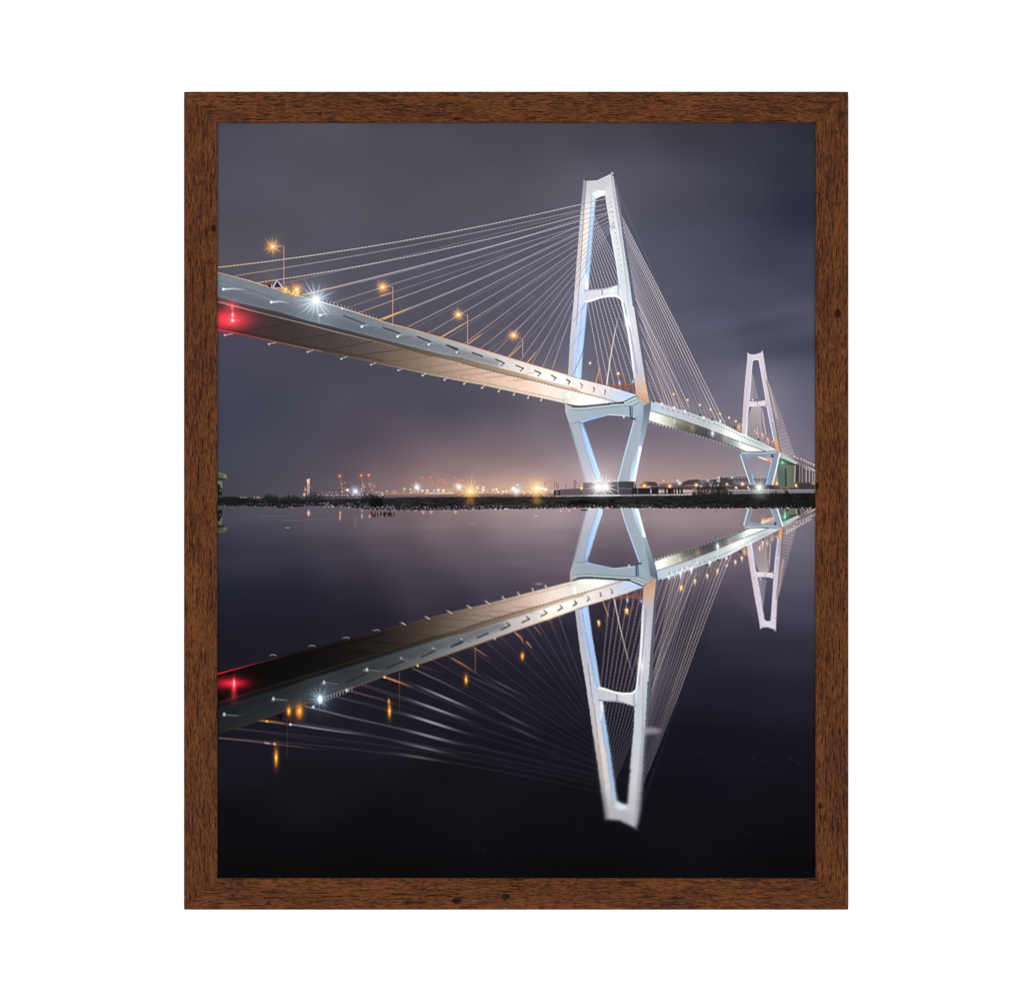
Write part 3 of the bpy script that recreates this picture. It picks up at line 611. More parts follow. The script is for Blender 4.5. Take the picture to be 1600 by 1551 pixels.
# top bar shading, finials
pyl.line(q('C',545,163,655,160,805,90), .9, (236,232,240), .8); pyl.poly(q('C',640,170,800,110,800,230,620,240), (186,176,188), .25, soft=2)
pyl.glow(*q('C',822,78)[0], 1.5, (255,255,255), 1); pyl.glow(*q('C',513,160)[0], 1.0, (220,220,232), .9); pyl.line(q('C',820,90,840,110), 1.3, (40,40,52), .8)
# cross strut
pyl.poly(q('C',515,1378,580,1358,700,1350,780,1335,895,1298,912,1400,925,1455,880,1425,790,1425,700,1440,600,1478,530,1503,515,1495), gradient([(912,(206,202,214)),(940,(214,208,218)),(955,(226,222,230)),(972,(214,210,222))]))
pyl.line(q('C',520,1368,580,1362,700,1360,780,1342,895,1300), 1.3, (116,110,124), .7, beads=.5); pyl.line(q('C',712,1362,712,1418), 1.2, (96,90,104), .85)
pyl.poly(q('C',875,1310,900,1305,905,1430,880,1420), (176,170,184), .7)
pyl.poly(q('C',515,1482,600,1464,700,1430,790,1418,880,1416,925,1458,920,1476,870,1440,780,1440,700,1452,600,1488,530,1506), (252,252,255))
# pier cap under the legs
base = gradient([(905,(112,104,112)),(930,(88,84,92)),(960,(64,62,72)),(990,(58,56,66)),(1000,(96,92,100))])
# ---- near cables left of the pylon (drawn over it where they cross the leg)
CAB = [  # deck end, point on the way, pylon end, width, strength
 ((340,418),(630,375.5),(840,337.3),(908,319.3),(953.5,307.5),1.6,1.0),
 ((367,431),(630,383.6),(840,348.8),(907,328.4),(954.5,315.3),1.3,.85),
 ((401,442),(630,401),(840,358.6),(906.5,336.6),(955.6,323.4),1.5,.95),
 ((440,443),(630,399.6),(840,350.5),(906.5,331),None,1.0,.55),
 ((471,461),(630,419),(840,370),(906,345),(957,331.3),1.5,1.0),
 ((474,461),(630,424),(840,364),(906,341.6),None,1.1,.7),
 ((521,473),(630,440),(692,420),(840,371.5),(905.2,353.6),None,1.2,.8),
 ((540,481.5),(600,461.6),(725.7,420),(840,382),(905,362),None,1.0,.6),
 ((560,488.6),(600,473),(743,420),(840,384),(905,353.6),(958,339.4),1.3,.95),
 ((595,499),(700,457.5),(785,420),(840,394),(904.3,363),(959.3,347.5),1.4,.95),
 ((598,500),(700,459.5),(785,421),(840,396.5),(904,366),None,1.1,.7),
 ((636.7,511),(725,466),(814.7,420),(840,407),(903.5,372),(960.6,355.7),1.2,.95),
 ((643.5,514),(740,463),(826,420),(903,378),None,.8,.45),
 ((667,521.5),(740,478.5),(840,420),(902.4,381.3),(962,364),1.1,.9),
 ((689,527),(736,500),(860,420),(901.7,390),(963.4,372),1.2,.9),
 ((697,530),(742.5,500),(868,420),(901.5,397),None,.9,.55),
 ((724,538),(775,500),(875.6,420),(901.3,399.5),(964.8,380.6),1.1,.9),
 ((731,537.5),(784,500),(835,462),None,.8,.5),
 ((750,545),(800,500),(861,454.8),(900.5,409),(966,389),1.0,.9),
 ((762.5,549),(795,524),(840,487),(890,440),None,.8,.5),
 ((772.5,551),(797.5,527.5),(822.5,500),(840,481),(899.7,418),(967.4,397.3),1.0,.85),
 ((793,558.7),(841,500),(899,428.8),(968.6,406),1.0,.9),
 ((796,557.5),(817,535.6),(852.5,500),(893,455),None,.8,.45),
 ((813,563.7),(857.5,500),(898.3,440),(970.2,414),1.0,.9),
 ((822.5,568),(835,552.5),(875,500),(895,470),None,.8,.4),
 ((830.6,569),(870,500),(897.5,454.2),(971.6,424.5),1.0,.9),
 ((847.5,574),(880.6,500),(895.3,468),None,1.0,.9),
 ((851,572),(887.5,512),None,.8,.3),
 ((862.5,577.5),(890,500),(894.6,488),None,1.1,.95),
 ((880,583),(888,560),None,.7,.2),
]
def sag(row):                                      # one smooth hanging line through the noted points
    p = [v for v in row[:-2] if v is not None]
    if row[-3] is not None: p = p[:-1]
    X = np.array([v[0] for v in p]); Y = np.array([v[1] for v in p]); W_ = np.ones(len(p)); W_[0] = W_[-1] = 6
    f = np.polyfit(X, Y, 2 if len(p) > 3 else 1 if len(p) == 2 else 2, w=W_)
    xs = np.linspace(X[0], X[-1], 9); return [(float(x), float(np.polyval(f, x))) for x in xs]
left = Sheet()
for row in CAB:
    w, k = row[-2], row[-1]; tower_end = row[-3]; pts = sag(row)
    legx = pts[-1]
    warm = [(0,(255,206,160)),(.10,(250,214,180)),(.22,(236,226,226)),(.5,(222,216,224)),(1,(214,206,216))]
    left.line(pts, w*.92, warm, k*(.66 if w < 1.5 else .80), beads=.35)
    if tower_end is not None:                      # dark against the lit leg, pale against the sky in the opening
        x0, y0 = legx; sl = (legx[1]-pts[-2][1])/(legx[0]-pts[-2][0])
        x1 = tower_end[0]
        for _ in range(4): y1 = y0+sl*(x1-x0); x1 = float(np.interp(y1, [300, 307, 424, 460], [952.5, 953.5, 971.6, 977]))
        if y1 < 303: x1 = x0+(303-y0)/sl; y1 = 303
        at = lambda x: (x, y0+(y1-y0)*(x-x0)/(x1-x0))
        leg_in = float(np.interp(at(925)[1], [310,453,473,546], [930,919,917,911])); leg_r = float(np.interp(at(950)[1], [307,331,356,383,413,443], [945.7,949,953.5,957.7,963.4,967]))
        cross.line([at(x0), at(leg_in)], .9, (96,84,98), .55, beads=.4)
        cross.line([at(leg_in), at(leg_r)], 1.0, (214,208,220), .8*k*min(1, .45/abs(sl)), beads=.3)
        cross.line([at(leg_r), at(x1)], .8, (120,110,122), .4, beads=.4)
for s_ in (('D',400,150,300,400,520,0),):
    pass
cross.line(q('D',385,1035,460,870,510,740), 1.0, (84,76,92), .7); cross.line(q('D',395,440,545,215), .9, (100,92,108), .5); cross.line(q('D',360,740,500,520), .8, (104,96,114), .4)
for a, b, w, c, k in (((690,497),(689,527),0,0,0),):
    pass
# orange glints where a lamp lights a cable
for p_ in (('A',1370,530,1470,500),('A',1360,720,1551,648),('B',0,405,230,305),('B',460,553,680,422),('B',680,605,800,520),('B',1010,712,1130,598),('B',1150,765,1240,660)):
    left.line(q(*p_), 1.3, (255,190,110), .85, bump=lambda t: np.interp(t,[0,.7,1],[1,.8,.15]))
# deck lamps
def lamp(s, k, x, y, px, py, by, r, seed):
    s.line(q(k,px,py,px,by), 1.2, (206,160,140), .8); s.line(q(k,x,y,px,py-2), .9, (190,160,150), .6)
    s.glow(*q(k,x,y)[0], r*.5, (230,110,20), .45, p=1.4); s.star(*q(k,x,y)[0], r*1.3, 18, (255,138,30), (255,200,90), k=1.0, cr=1.9, rot=.2, seed=seed, wid=1.25)
def lamps(s):
    lamp(s,'A',497,132,587,130,440,16,1); lamp(s,'A',1385,458,1466,458,748,13,2); lamp(s,'B',600,370,675,375,605,11,3); lamp(s,'B',1047,537,1120,570,705,10.5,4)
def crane(s):
    for x, y, r in ((600,480,9),(690,478,15)):
        s.glow(*q('A',x,y)[0], r*.55, (240,110,10), .6, p=1.4); s.star(*q('A',x,y)[0], r*1.1, 18, (255,130,15), (255,190,60), k=1.0, cr=2.0, seed=5, wid=1.2)
    for x, y, r in ((630,492,1.6),(665,500,2.0),(700,505,2.6),(690,520,2.2),(655,512,1.4)): s.glow(*q('A',x,y)[0], r, (255,190,70), .95)
    s.line(q('A',560,470,720,530), 1.2, (255,170,60), .8)
def bluestar(s):
    x, y = q('A',848,560)[0]
    s.glow(x, y, 22, (130,160,190), .46, p=1.3)
    s.star(x, y, 38, 18, (200,226,246), (255,255,255), k=.85, cr=4.8, seed=9, wid=2.2)
    s.glow(*q('A',1057,630)[0], 1.6, (255,250,240), 1)
def sign(s):
    s.poly(q('A',527,395,490,465,500,470,585,470,590,462), (176,178,188)); s.poly(q('A',533,410,506,461,566,461), (86,20,26))
    s.poly(q('A',455,440,485,436,488,462,462,458), (60,30,28), .8); s.line(q('A',490,436,488,462), 1.0, (255,220,190), .8)

# ================= upper half
pic = Sheet(sky)
def halo(s, x, y, r, c, k, sy=1.0): s.glow(x, y, r, c, k, sy=sy, p=1.5)
halo(pic, 940, 742, 50, (200,182,186), .40, .8); halo(pic, 1187, 742, 34, (170,160,175), .30); halo(pic, 805, 764, 60, (240,170,110), .34, .35); halo(pic, 700, 766, 70, (220,150,110), .28, .25)
halo(pic, 1080, 766, 60, (220,170,130), .2, .3); halo(pic, 930, 400, 60, (150,140,170), .12, 2.4); halo(pic, 1210, 640, 30, (190,170,190), .16, 2.0); halo(pic, 1100, 640, 40, (200,180,190), .12)
halo(pic, 880, 590, 40, (170,150,160), .16, .5)
pic.glow(424,428,20,(150,100,110),.10)
def comp(dst, layer, tint=None):
    a = layer.a[..., None]; c = layer.c if tint is None else layer.c*tint
    dst.c = dst.c*(1-a)+c; dst.a = np.maximum(dst.a, layer.a)

# skyline, in front of the sky and behind the bridge
city = Sheet()
city.poly([(339,776),(380,777),(480,777),(560,773),(700,771.5),(860,771.5),(1275,768),(1275,800),(339,800)], gradient([(339,(42,42,48)),(460,(56,54,58)),(560,(86,76,84)),(660,(96,82,86)),(760,(92,78,78)),(860,(90,80,86)),(1000,(92,84,92)),(1100,(84,78,86)),(1275,(80,76,82))]))
city.poly([(580,771),(640,768),(700,768.5),(860,767),(900,768),(900,775),(580,775)], (170,132,112), .5, soft=1.2)
for x0, x1, y0, y1, c, k in ((697,712,762,769,(190,150,126),.8),(640,646,764,771,(170,140,124),.6),(770,800,766,770,(200,160,130),.5),(812,836,767,770,(190,150,130),.5)):
    city.poly([(x0,y0),(x1,y0),(x1,y1),(x0,y1)], c, k)
city.poly(q('K',-130,350,-70,310,20,312,45,330,45,350), (74,64,68)); city.poly(q('K',60,330,200,322,300,330,300,350,60,350), (96,84,86), .8)
city.poly(q('K',280,312,330,295,410,288,450,296,560,292,620,270,860,264,900,275,960,280,1120,276,1120,345,270,345), (70,64,70))
for x0, x1, y in ((430,540,300),(432,560,312),(440,550,324),(560,620,282),(590,622,296),(590,622,306),(700,870,282),(740,880,306),(745,900,322),(760,920,332),(640,860,270),(950,1060,285),(940,1065,300),(960,1060,318)):
    city.line(q('K',x0,y,x1,y+2), 1.1, (186,182,194), .75, beads=.5)
city.poly(q('K',588,275,622,272,622,318,596,318), (190,190,204), .6)
city.poly(q('K',1240,318,1500,312,1500,365,1230,368), (66,56,56)); 
city.poly(q('K',-20,352,1130,345,1500,365,1500,385,-20,385), (54,48,52), .8)
for i in range(150):
    x = 600+rng.random()*675 if i < 120 else 500+rng.random()*120; y = 770.2-abs(rng.normal(0, 3.0))
    c = [(255,190,120),(255,235,205),(220,232,255),(255,160,90)][int(rng.random()*4)]
    city.glow(x, y, .55+.6*rng.random(), c, .5+.5*rng.random())
for i in range(60): city.glow(730+rng.random()*170, 768+rng.normal(0,1.6), .8, (255,190,120), .8)
for i in range(60): city.glow(1040+rng.random()*130, 762+rng.random()*10, .7, (210,206,226), .55)
for x in range(0, 270, 18): city.glow(*q('I',505+x,418)[0], 1.1, (255,240,200), .85)
for i in range(26): city.glow(497+i*4.1+rng.normal(0,1), 773.4+rng.normal(0,.4), .8, (224,228,250), .8)
for x in (270,280,300,322,400,425,435,450,475): city.glow(*q('H',x,457)[0], .8, (255,220,160), .8)
for x0, y0, x1, y1 in ((905,290,905,425),(893,300,893,425)): city.line(q('H',x0,y0,x1,y1), 1.8, (196,170,160), .85)
city.line(q('H',868,370,864,430), 1.0, (170,130,110), .8)
for x, y, r in ((898,297,2.0),(900,318,1.6),(862,430,2.0),(875,384,1.2)): city.glow(*q('H',x,y)[0], r, (255,200,130), 1)
for x, y in ((866,364),(912,288),(916,362),(885,300)): city.glow(*q('H',x,y)[0], 1.2, (255,90,70), .9)
for x, y in ((1190,258),(1388,252),(1458,250)): 
    city.glow(*q('H',x,y)[0], 3.2, (255,70,70), .6); city.glow(*q('H',x,y)[0], 1.3, (255,190,170), 1)
    city.line(q('H',x,y+10,x+22,y+90,x+20,y+165), 1.0, (170,120,116), .6)
for i in range(46):
    bx_ = [(1195,1250,320,420),(1385,1440,320,370),(1460,1520,325,365)][i % 3]; city.glow(*q('H',bx_[0]+rng.random()*(bx_[1]-bx_[0]),bx_[2]+rng.random()*(bx_[3]-bx_[2]))[0], .8, (230,140,130), .6)
for x, y in ((412,322),(475,272),(550,270),(565,318),(775,273),(803,298),(825,298),(853,298),(620,293),(650,293),(675,296),(213,415),(1333,282)):
    city.glow(*q('I',x,y)[0], 1.7 if x in (550,565,213,412,775) else 1.1, (255,80,80), .7); city.glow(*q('I',x,y)[0], .8, (255,180,170), .8)
    if x > 300: city.line(q('I',x+2,y+8,x+4,400), 1.0, (176,120,118), .45, beads=.6)
for i in range(40): city.glow(*q('I',600+rng.random()*110,300+rng.random()*90)[0], .8, (206,110,112), .4)
for i in range(30): city.glow(*q('I',395+rng.random()*45,330+rng.random()*80)[0], .8, (225,190,186), .45)
for x, y in ((445,243),(520,240),(440,298),(518,302)): city.glow(*q('J',x,y)[0], 1.0, (255,110,110), .7)
for x in (445,520): city.line(q('J',x-10,250,x+20,345), .9, (190,130,124), .4)
for x, y0 in ((305,305),(395,310),(415,318),(428,330),(575,300),(588,298),(500,330)): city.line(q('J',x,y0,x,370), .9, (84,66,70), .75)
city.line(q('J',588,300,620,360), .8, (84,66,70), .5)
city.poly(q('J',385,390,470,380,660,372,660,432,385,440), (86,76,84), .9)
for x0 in (388,430): city.poly(q('J',x0,390,x0+16,390,x0+16,438,x0,438), (42,38,46), .9)
for i in range(34): city.line(q('J',475+i*5.5,384,475+i*5.5,432), .7, (64,58,68) if i % 2 else (110,100,108), .6)
for x, y, r, c in ((1263,388,6,(255,190,90)),): city.star(*q('H',x,y)[0], r, 10, c, (255,240,190), k=.7, cr=1.8)
city.star(*q('H',1335,400)[0], 15, 18, (215,226,255), (255,255,255), k=1.0, cr=1.7, wid=.7)
city.star(*q('I',425,365)[0], 12, 16, (225,232,255), (255,255,255), k=1.0, cr=1.7, wid=.8)
for x, y, r in ((475,396,1.4),(520,393,1.8),(620,390,2.0),(668,392,2.2),(308,380,1.4),(362,380,1.2),(985,367,1.8),(1038,362,1.6),(1038,388,2.4),(1130,385,1.4),(1250,398,1.4),(1220,400,1.4)):
    city.glow(*q('I',x,y)[0], r, (255,240,215), .95)
city.star(*q('I',810,358)[0], 12, 16, (250,236,205), (255,255,255), k=1.0, cr=2.0, wid=.8)
city.star(*q('I',1160,380)[0], 5, 10, (255,170,80), (255,220,150), k=.8, cr=1.6)
city.star(*q('I',1315,375)[0], 7, 14, (255,190,110), (255,255,240), k=.85, cr=2.6); city.star(*q('I',1345,397)[0], 14, 16, (225,236,255), (255,255,255), k=1.0, cr=1.8, wid=.8)
city.glow(*q('I',1355,340)[0], 1.6, (220,255,220), .95); city.glow(*q('I',1582,375)[0], 2.4, (255,245,225), 1); city.star(*q('J',308,382)[0], 8, 12, (255,190,120), (255,255,250), k=.7, cr=2.2)
for k, x, y, r in (('J',645,370,5),('J',1225,350,8),('J',1460,353,6.5),('K',403,342,6),('K',685,337,4.5),('K',830,332,5.5),('K',1150,325,6),('K',1190,360,3.5),('K',1235,360,3.5),('K',1325,345,5),('K',1490,318,6),('K',540,338,3),('K',772,366,3)):
    city.glow(*q(k,x,y)[0], r*.5, (230,110,20), .5, p=1.4); city.star(*q(k,x,y)[0], r*1.1, 12, (255,145,40), (255,195,90), k=.95, cr=1.6)
for x, y, r in ((247,325,2.4),(230,300,1.6),(605,345,1.5),(735,272,1.4),(612,270,1.3),(510,298,1.4),(450,352,1.6),(540,345,1.4),(880,362,1.4),(890,372,1.2)): city.glow(*q('K',x,y)[0], r, (215,255,240) if x < 300 else (245,245,255), .95)
for x in (95,105): city.glow(*q('K',x,300)[0], 1.2, (255,190,120), .8)
# pier base blocks
piers = Sheet()
piers.poly(q('J',660,322,985,315,1000,306,1135,304,1135,330,1150,335,1150,432,660,432), base)
piers.poly(q('J',660,322,780,320,780,432,660,432), (104,96,104)); piers.poly(q('J',1000,308,1130,308,1130,365,1000,365), (66,62,66)); piers.line(q('J',1132,308,1134,432), 1.5, (150,146,156), .8)
piers.line(q('J',975,310,985,430), 1.6, (150,146,152), .7); piers.line(q('J',985,370,1110,376), 1.0, (150,146,150), .7)
for i in range(14): piers.line(q('J',990+i*9,380,990+i*9,428), .8, (40,38,44) if i % 2 else (120,116,122), .6)
for x0, x1 in ((1112,1160),(1165,1280),(1292,1355),(1412,1430),(1440,1500),(1505,1522),(1535,1552),(1562,1582)): piers.poly(q('J',x0,370,x1,368,x1,424,x0,426), (38,34,42))
for x, y in ((890,300),(905,296),(940,296),(962,298)): piers.glow(*q('J',x,y)[0], .9, (230,232,245), .8)
piers.line(q('J',985,262,978,300), 1.2, (190,205,250), .7); piers.line(q('J',835,255,838,300), 1.4, (206,216,248), .7); piers.line(q('J',815,262,822,300), 1.2, (240,244,255), .8)
piers.poly(q('K',900,350,1110,345,1120,372,890,372), (52,50,52)); 
piers.poly(q('J',300,446,660,434,1600,428)+q('K',300,424,400,412)+q('J',1700,440,300,452), (158,150,156), .9); piers.poly(q('K',700,398,800,392,1500,386,1505,416,700,424), (118,116,122)); piers.line(q('K',730,390,1500,386), 1.3, (170,164,168), .6)
piers.line(q('K',-5,436,300,430,420,420), 1.2, (200,192,196), .8)
# shore
shore = Sheet()
stop = [(339,780),(400,781),(470,781),(600,778),(660,776.5),(800,776),(900,775.5),(1000,774.5),(1100,773),(1160,771.5),(1275,770)]
sbot = [(339,788),(360,790),(420,790.5),(440,793.2),(480,789.5),(540,791),(580,795.5),(650,796.5),(800,794.5),(900,793),(1000,793.2),(1100,793.5),(1275,793.5)]
xs = np.arange(339, 1276, 1.0); r1 = np.random.default_rng(4).normal(0, .75, len(xs)); r2 = np.random.default_rng(5).normal(0, .35, len(xs))
shore.poly([(x, ipl(x, stop)+d) for x, d in zip(xs, r2)]+[(x, ipl(x, sbot)+d) for x, d in zip(xs, r1)][::-1], gradient([(339,(22,22,26)),(470,(26,24,28)),(600,(34,31,36)),(720,(32,30,31)),(840,(36,33,31)),(960,(31,31,30)),(1275,(20,21,20))]))
tex = np.random.default_rng(6).random((PH, PW)).astype(np.float32); tex = (tex+np.roll(tex,1,1)+np.roll(tex,2,1))/3; tex = .35*blur(tex,.5)+.65*smooth((PW/7, PH/1.6), PW, PH, 61)
ygr = np.clip((YY-776)/18, 0, 1)
shore.c *= (0.50 + 1.1*(tex-.12) + .35*(1-ygr))[..., None].clip(0, 2.0)
sr = np.random.default_rng(8)
for i in range(1500):
    x = 345+sr.random()*928; b = float(ipl(x, sbot)); t = sr.random()**.6; y = b-1.2-(1-t)*9
    bright = np.interp(x, [345,480,560,640,760,900,1000,1275], [.25,.5,.85,.8,.55,.5,.35,.22])
    shore.glow(x, y, .45+.35*sr.random(), (205,205,225) if sr.random() < .7 else (170,165,170), bright*sr.random()*(1.0 if t > .6 else .5))
for i in range(620):
    x = 345+sr.random()*928; b = float(ipl(x, sbot)); shore.glow(x, b+sr.normal(.2,.6), .8, (215,200,210), .75*sr.random()*np.interp(x,[345,500,1275],[.4,1,.8]))
    x = 345+sr.random()*928; b = float(ipl(x, sbot)); shore.poly([(x,b),(x+1.5+sr.random()*2,b-.4),(x+2,b+1.2)], (12,11,14), .8)
for x0, y0, x1, y1 in ((520,490,800,515),(610,475,700,505),(850,480,870,510),(905,478,955,508)):
    shore.poly(q('J',x0,y1,x0+20,y0+6,(x0+x1)/2,y0,x1-16,y0+8,x1,y1), (10,10,12), .9, soft=1)
shore.poly(q('J',625,572,660,566,705,570,700,580,650,580), (14,12,16), .9)
for x, c, k in ((918,(255,170,80),.5),(1535,(255,180,90),.55)): shore.glow(*q('I',x,485)[0], 9, c, k*.55, sy=.9)
shore.glow(*q('J',830,440)[0], 12, (230,220,225), .4, sy=.25); shore.glow(1187,773,12,(180,200,190),.35,sy=.6)
shore.line(q('J',700,440,1000,436), 1.2, (236,230,236), .8)
for i in range(150):
    x = 345+sr.random()*925; b = float(ipl(x, sbot)); w_ = 1.5+sr.random()*5; h_ = .8+sr.random()*1.8; yy = b-sr.random()*9+.5
    g0 = int(12+26*sr.random()); shore.poly([(x,yy),(x+w_*.3,yy-h_),(x+w_*.8,yy-h_*.7),(x+w_,yy+.3),(x+w_*.5,yy+h_*.5)], (g0+3,g0,g0+1), .7)
bush = Sheet(); br = np.random.default_rng(12)
def tuft(x0, x1, y0, y1, n, c, w=.9):
    for i in range(n):
        t = br.random(); x = x0+t*(x1-x0); h = (y1-y0)*(.35+.65*br.random())*(1-abs(2*t-1)**2.2*.8); lean = br.normal(0, .35)
        cc = tuple(int(v*.8*(.6+.8*br.random())) for v in (c[0]*1.05, c[1]*.92, c[2]*1.05))
        bush.line([(x, y1), (x+lean*h*.5, y1-h*.6), (x+lean*h, y1-h)], w, cc, .85)
        if br.random() < .6: bush.glow(x+lean*h, y1-h, .8, cc, .6)
tuft(410,434,770,781,80,(30,36,30),.7); tuft(438,472,772,781,80,(32,40,30),.7); tuft(474,508,767,781,70,(38,44,38),.6); tuft(562,596,769,785,110,(28,36,26),.7); tuft(578,600,773,790,70,(16,20,14),1.1)
tuft(1082,1144,753,773,120,(30,34,28),.8); tuft(1225,1232,762,772,10,(24,26,24)); tuft(1205,1222,766,772,12,(30,30,28))
bush.poly([(339,779),(352,775.5),(365,776),(400,781),(400,784),(339,784)], (22,26,22), .95, soft=.6)
# stone post on the shore, at the left edge of the sheet, and its mirror image
def post(s, m, dim):
    f = lambda *p: [(x, y if not m else 1570.5-y) for x, y in q('H', *p)]
    g = lambda c: tuple(int(v*dim) for v in c)
    s.poly(f(50,228,95,226,135,240,152,262,145,288,110,302,50,300), g((96,100,84))); s.poly(f(50,270,145,282,110,302,50,302), g((40,44,34)), .8)
    s.poly(f(50,302,102,304,102,440,50,440), g((112,116,114))); s.poly(f(50,372,102,376,102,440,50,440), g((20,24,18)), .9); s.poly(f(50,330,78,336,98,380,80,404,50,400), g((26,30,24)), .95)
    for a, b in ((62,240),(82,250),(70,262),(105,246),(95,268)): s.poly(f(a,b,a+9,b+2,a+6,b+14,a-2,b+12), g((28,30,24)), .8)
    s.glow(*f(84,390)[0], 1.4, g((110,116,104)), .8); s.glow(*f(128,262)[0], 2.2, g((90,96,84)), .5)
comp(pic, left); comp(pic, city)
comp(pic, cab); comp(pic, far); comp(pic, piers)
# left sheet is behind the near deck: redraw order
wear = (smooth((PW/9, PH/5), PW, PH, 41)-.5)*.025+(smooth((PW/3, PH/2.2), PW, PH, 42)-.5)*.045+(smooth((PW/40, PH/6), PW, PH, 43)-.5)*.03
for L_, k_w in ((near, 1.0), (pyl, .35), (far, .6)): L_.c *= (1+wear*k_w)[..., None]
lift = 1.03+.03*np.clip((600-YY)/250, 0, 1)
pyl.c = np.minimum(pyl.c*lift[..., None]*np.array([.975, 1.0, .985], np.float32), pyl.a[..., None])
comp(pic, near); comp(pic, pyl); comp(pic, cross)
crane(pic); bluestar(pic); sign(pic); lamps(pic)
for dx in (795, 865):
    pic.glow(*q('J',dx,360)[0], 11, (230,215,210), .45, p=1.3); pic.star(*q('J',dx,360)[0], 25, 14, (255,240,222), (255,255,255), k=1.0, cr=3.6, rot=.26, wid=1.35)
pic.glow(*q('I',918,398)[0], 9, (240,130,30), .5, p=1.3); pic.star(*q('I',918,398)[0], 30, 16, (255,142,30), (255,210,110), k=1.0, cr=2.5, rot=.1, wid=1.2)
pic.glow(*q('I',1535,375)[0], 10, (245,140,40), .55, p=1.3); pic.star(*q('I',1535,375)[0], 31, 16, (255,150,42), (255,230,160), k=1.0, cr=3.2, rot=.1, wid=1.2)
pic.glow(*q('K',985,362)[0], 10, (215,225,225), .5, sy=.6, p=1.3); pic.star(*q('K',985,362)[0], 19, 22, (225,240,235), (255,255,255), k=.85, cr=3.2, rot=.1, wid=.8)

# ================= lower half: the mirror in the water
PAIRS = [((427,385),(431,1183)),((598,448),(608,1110)),((716,492),(728,1062)),((802,523),(816,1024)),((922,568),(936,974)),((364,500),(365,1067)),
 ((494,468),(500,1092)),((340,516),(340,1052)),((340,426),(340,1145)),((883,630),(892,910)),((904.5,659),(912,881)),((914,471),(933,1075)),((911,283),(945,1281)),
 ((956,273),(993,1290)),((1015,658),(1021.6,878)),((1168,553),(1188,983)),((1191,550),(1211,985)),((1217,704),(1223,822.5)),((1134,662),(1143.7,870)),((1157,707),(1162,822.5)),
 ((1274,738),(1274,795)),((994,744),(997.6,796)),((901,702),(906.8,837)),((600,567),(600,984.5)),((598,500),(601,1057)),((1017,630),(1027,903)),((1008,560),(1023,968)),((1208,620),(1222,906))]
S_ = np.array([p[0] for p in PAIRS], float); D_ = np.array([p[1] for p in PAIRS], float)
def basis(P):
    x = (P[..., 0]-800)/400; y = (P[..., 1]-(1040 if P[..., 1].mean() > 790 else 520))/250
    return np.stack([np.ones_like(x), x, y, x*y, x*x, y*y, x*x*y, x*y*y, y**3, x**3], -1)
Bd = basis(D_); inv = np.linalg.solve(Bd.T@Bd+np.eye(10)*2e-3, Bd.T@(S_-D_*[1,-1])) 
Bs = basis(S_); fwd = np.linalg.solve(Bs.T@Bs+np.eye(10)*2e-3, Bs.T@(D_-S_*[1,-1]))
def to_water(p):
    P = np.array([p], float); r = (P*[1,-1]+basis(P)@fwd)[0]; return (float(r[0]), float(r[1]))
y0r = 786-PY0
Xr = XX[y0r:]; Yr = YY[y0r:]
Pm = np.stack([Xr, Yr], -1).astype(float); Sm = Pm*[1,-1]+basis(Pm)@inv
wob = (smooth((40, 260), PW, PH-y0r, 21)-.5)*1.0*np.clip((Yr-900)/250, .1, 1.2)
SX = Sm[..., 0]+wob; SY = Sm[..., 1]
SY = np.minimum(SY, 765)
def mirror(L):
    fx = np.clip(SX-PX0-.5, 0, PW-1.001); fy = np.clip(SY-PY0-.5, 0, PH-1.001); ix = fx.astype(int); iy = fy.astype(int); tx = (fx-ix); ty = (fy-iy)
    ix1 = np.minimum(ix+1, PW-1); iy1 = np.minimum(iy+1, PH-1)
    def smp(A):
        t = tx[..., None] if A.ndim == 3 else tx; u = ty[..., None] if A.ndim == 3 else ty
        return ((A[iy, ix]*(1-t)+A[iy, ix1]*t)*(1-u)+(A[iy1, ix]*(1-t)+A[iy1, ix1]*t)*u).astype(np.float32)
    out = Sheet(); out.c[y0r:] = smp(L.c); out.a[y0r:] = smp(L.a)
    off = (SY < PY0+2); out.c[y0r:][off] = 0; out.a[y0r:][off] = 0
    return out
wet = Sheet(water)
wet.glow(945,830,60,(120,110,120),.18); wet.glow(1010,1000,60,(60,50,64),.10)
cm, fm, nm, pm = mirror(cab), mirror(far), mirror(near), mirror(pyl)
# cables of the near fan, dim and streaked
refl = Sheet()
streak = {0:(652,1181,.22),1:(663,1167,.34),2:(671,1149,.42),4:(674,1128,.55),8:(680,1106,.60),9:(694,1089,.62)}
for n, row in enumerate(CAB):
    w, k = row[-2], row[-1]; hang = sag(row); a_ = to_water(hang[0]); legy = hang[-1][1]+(905-hang[-1][0])*(hang[-1][1]-hang[-2][1])/(hang[-1][0]-hang[-2][0])
    ey = 1238-(legy-319)*1.07; e_ = (911+(ey-1056)*.143, ey); bow = 14*max(0, 1-(a_[0]-340)/130)
    pts = [(a_[0]+(e_[0]-a_[0])*t, a_[1]+(e_[1]-a_[1])*t-bow*4*t*(1-t)) for t in np.linspace(0, 1, 7)]
    fade = np.interp(pts[0][0], [345,560,700,800,870], [.30,.34,.40,.52,.75]); pts = [(px, py+0*px) for px, py in pts]
    refl.line(pts, w+.3 if pts[0][0] < 700 else w, [(0,(220,150,120)),(.12,(160,144,154)),(.5,(132,120,130)),(1,(112,100,112))], fade*k*.66, bump=lambda t: np.interp(t,[0,.12,.5,.8,1],[1.3,1.0,.85,.72,.62]))
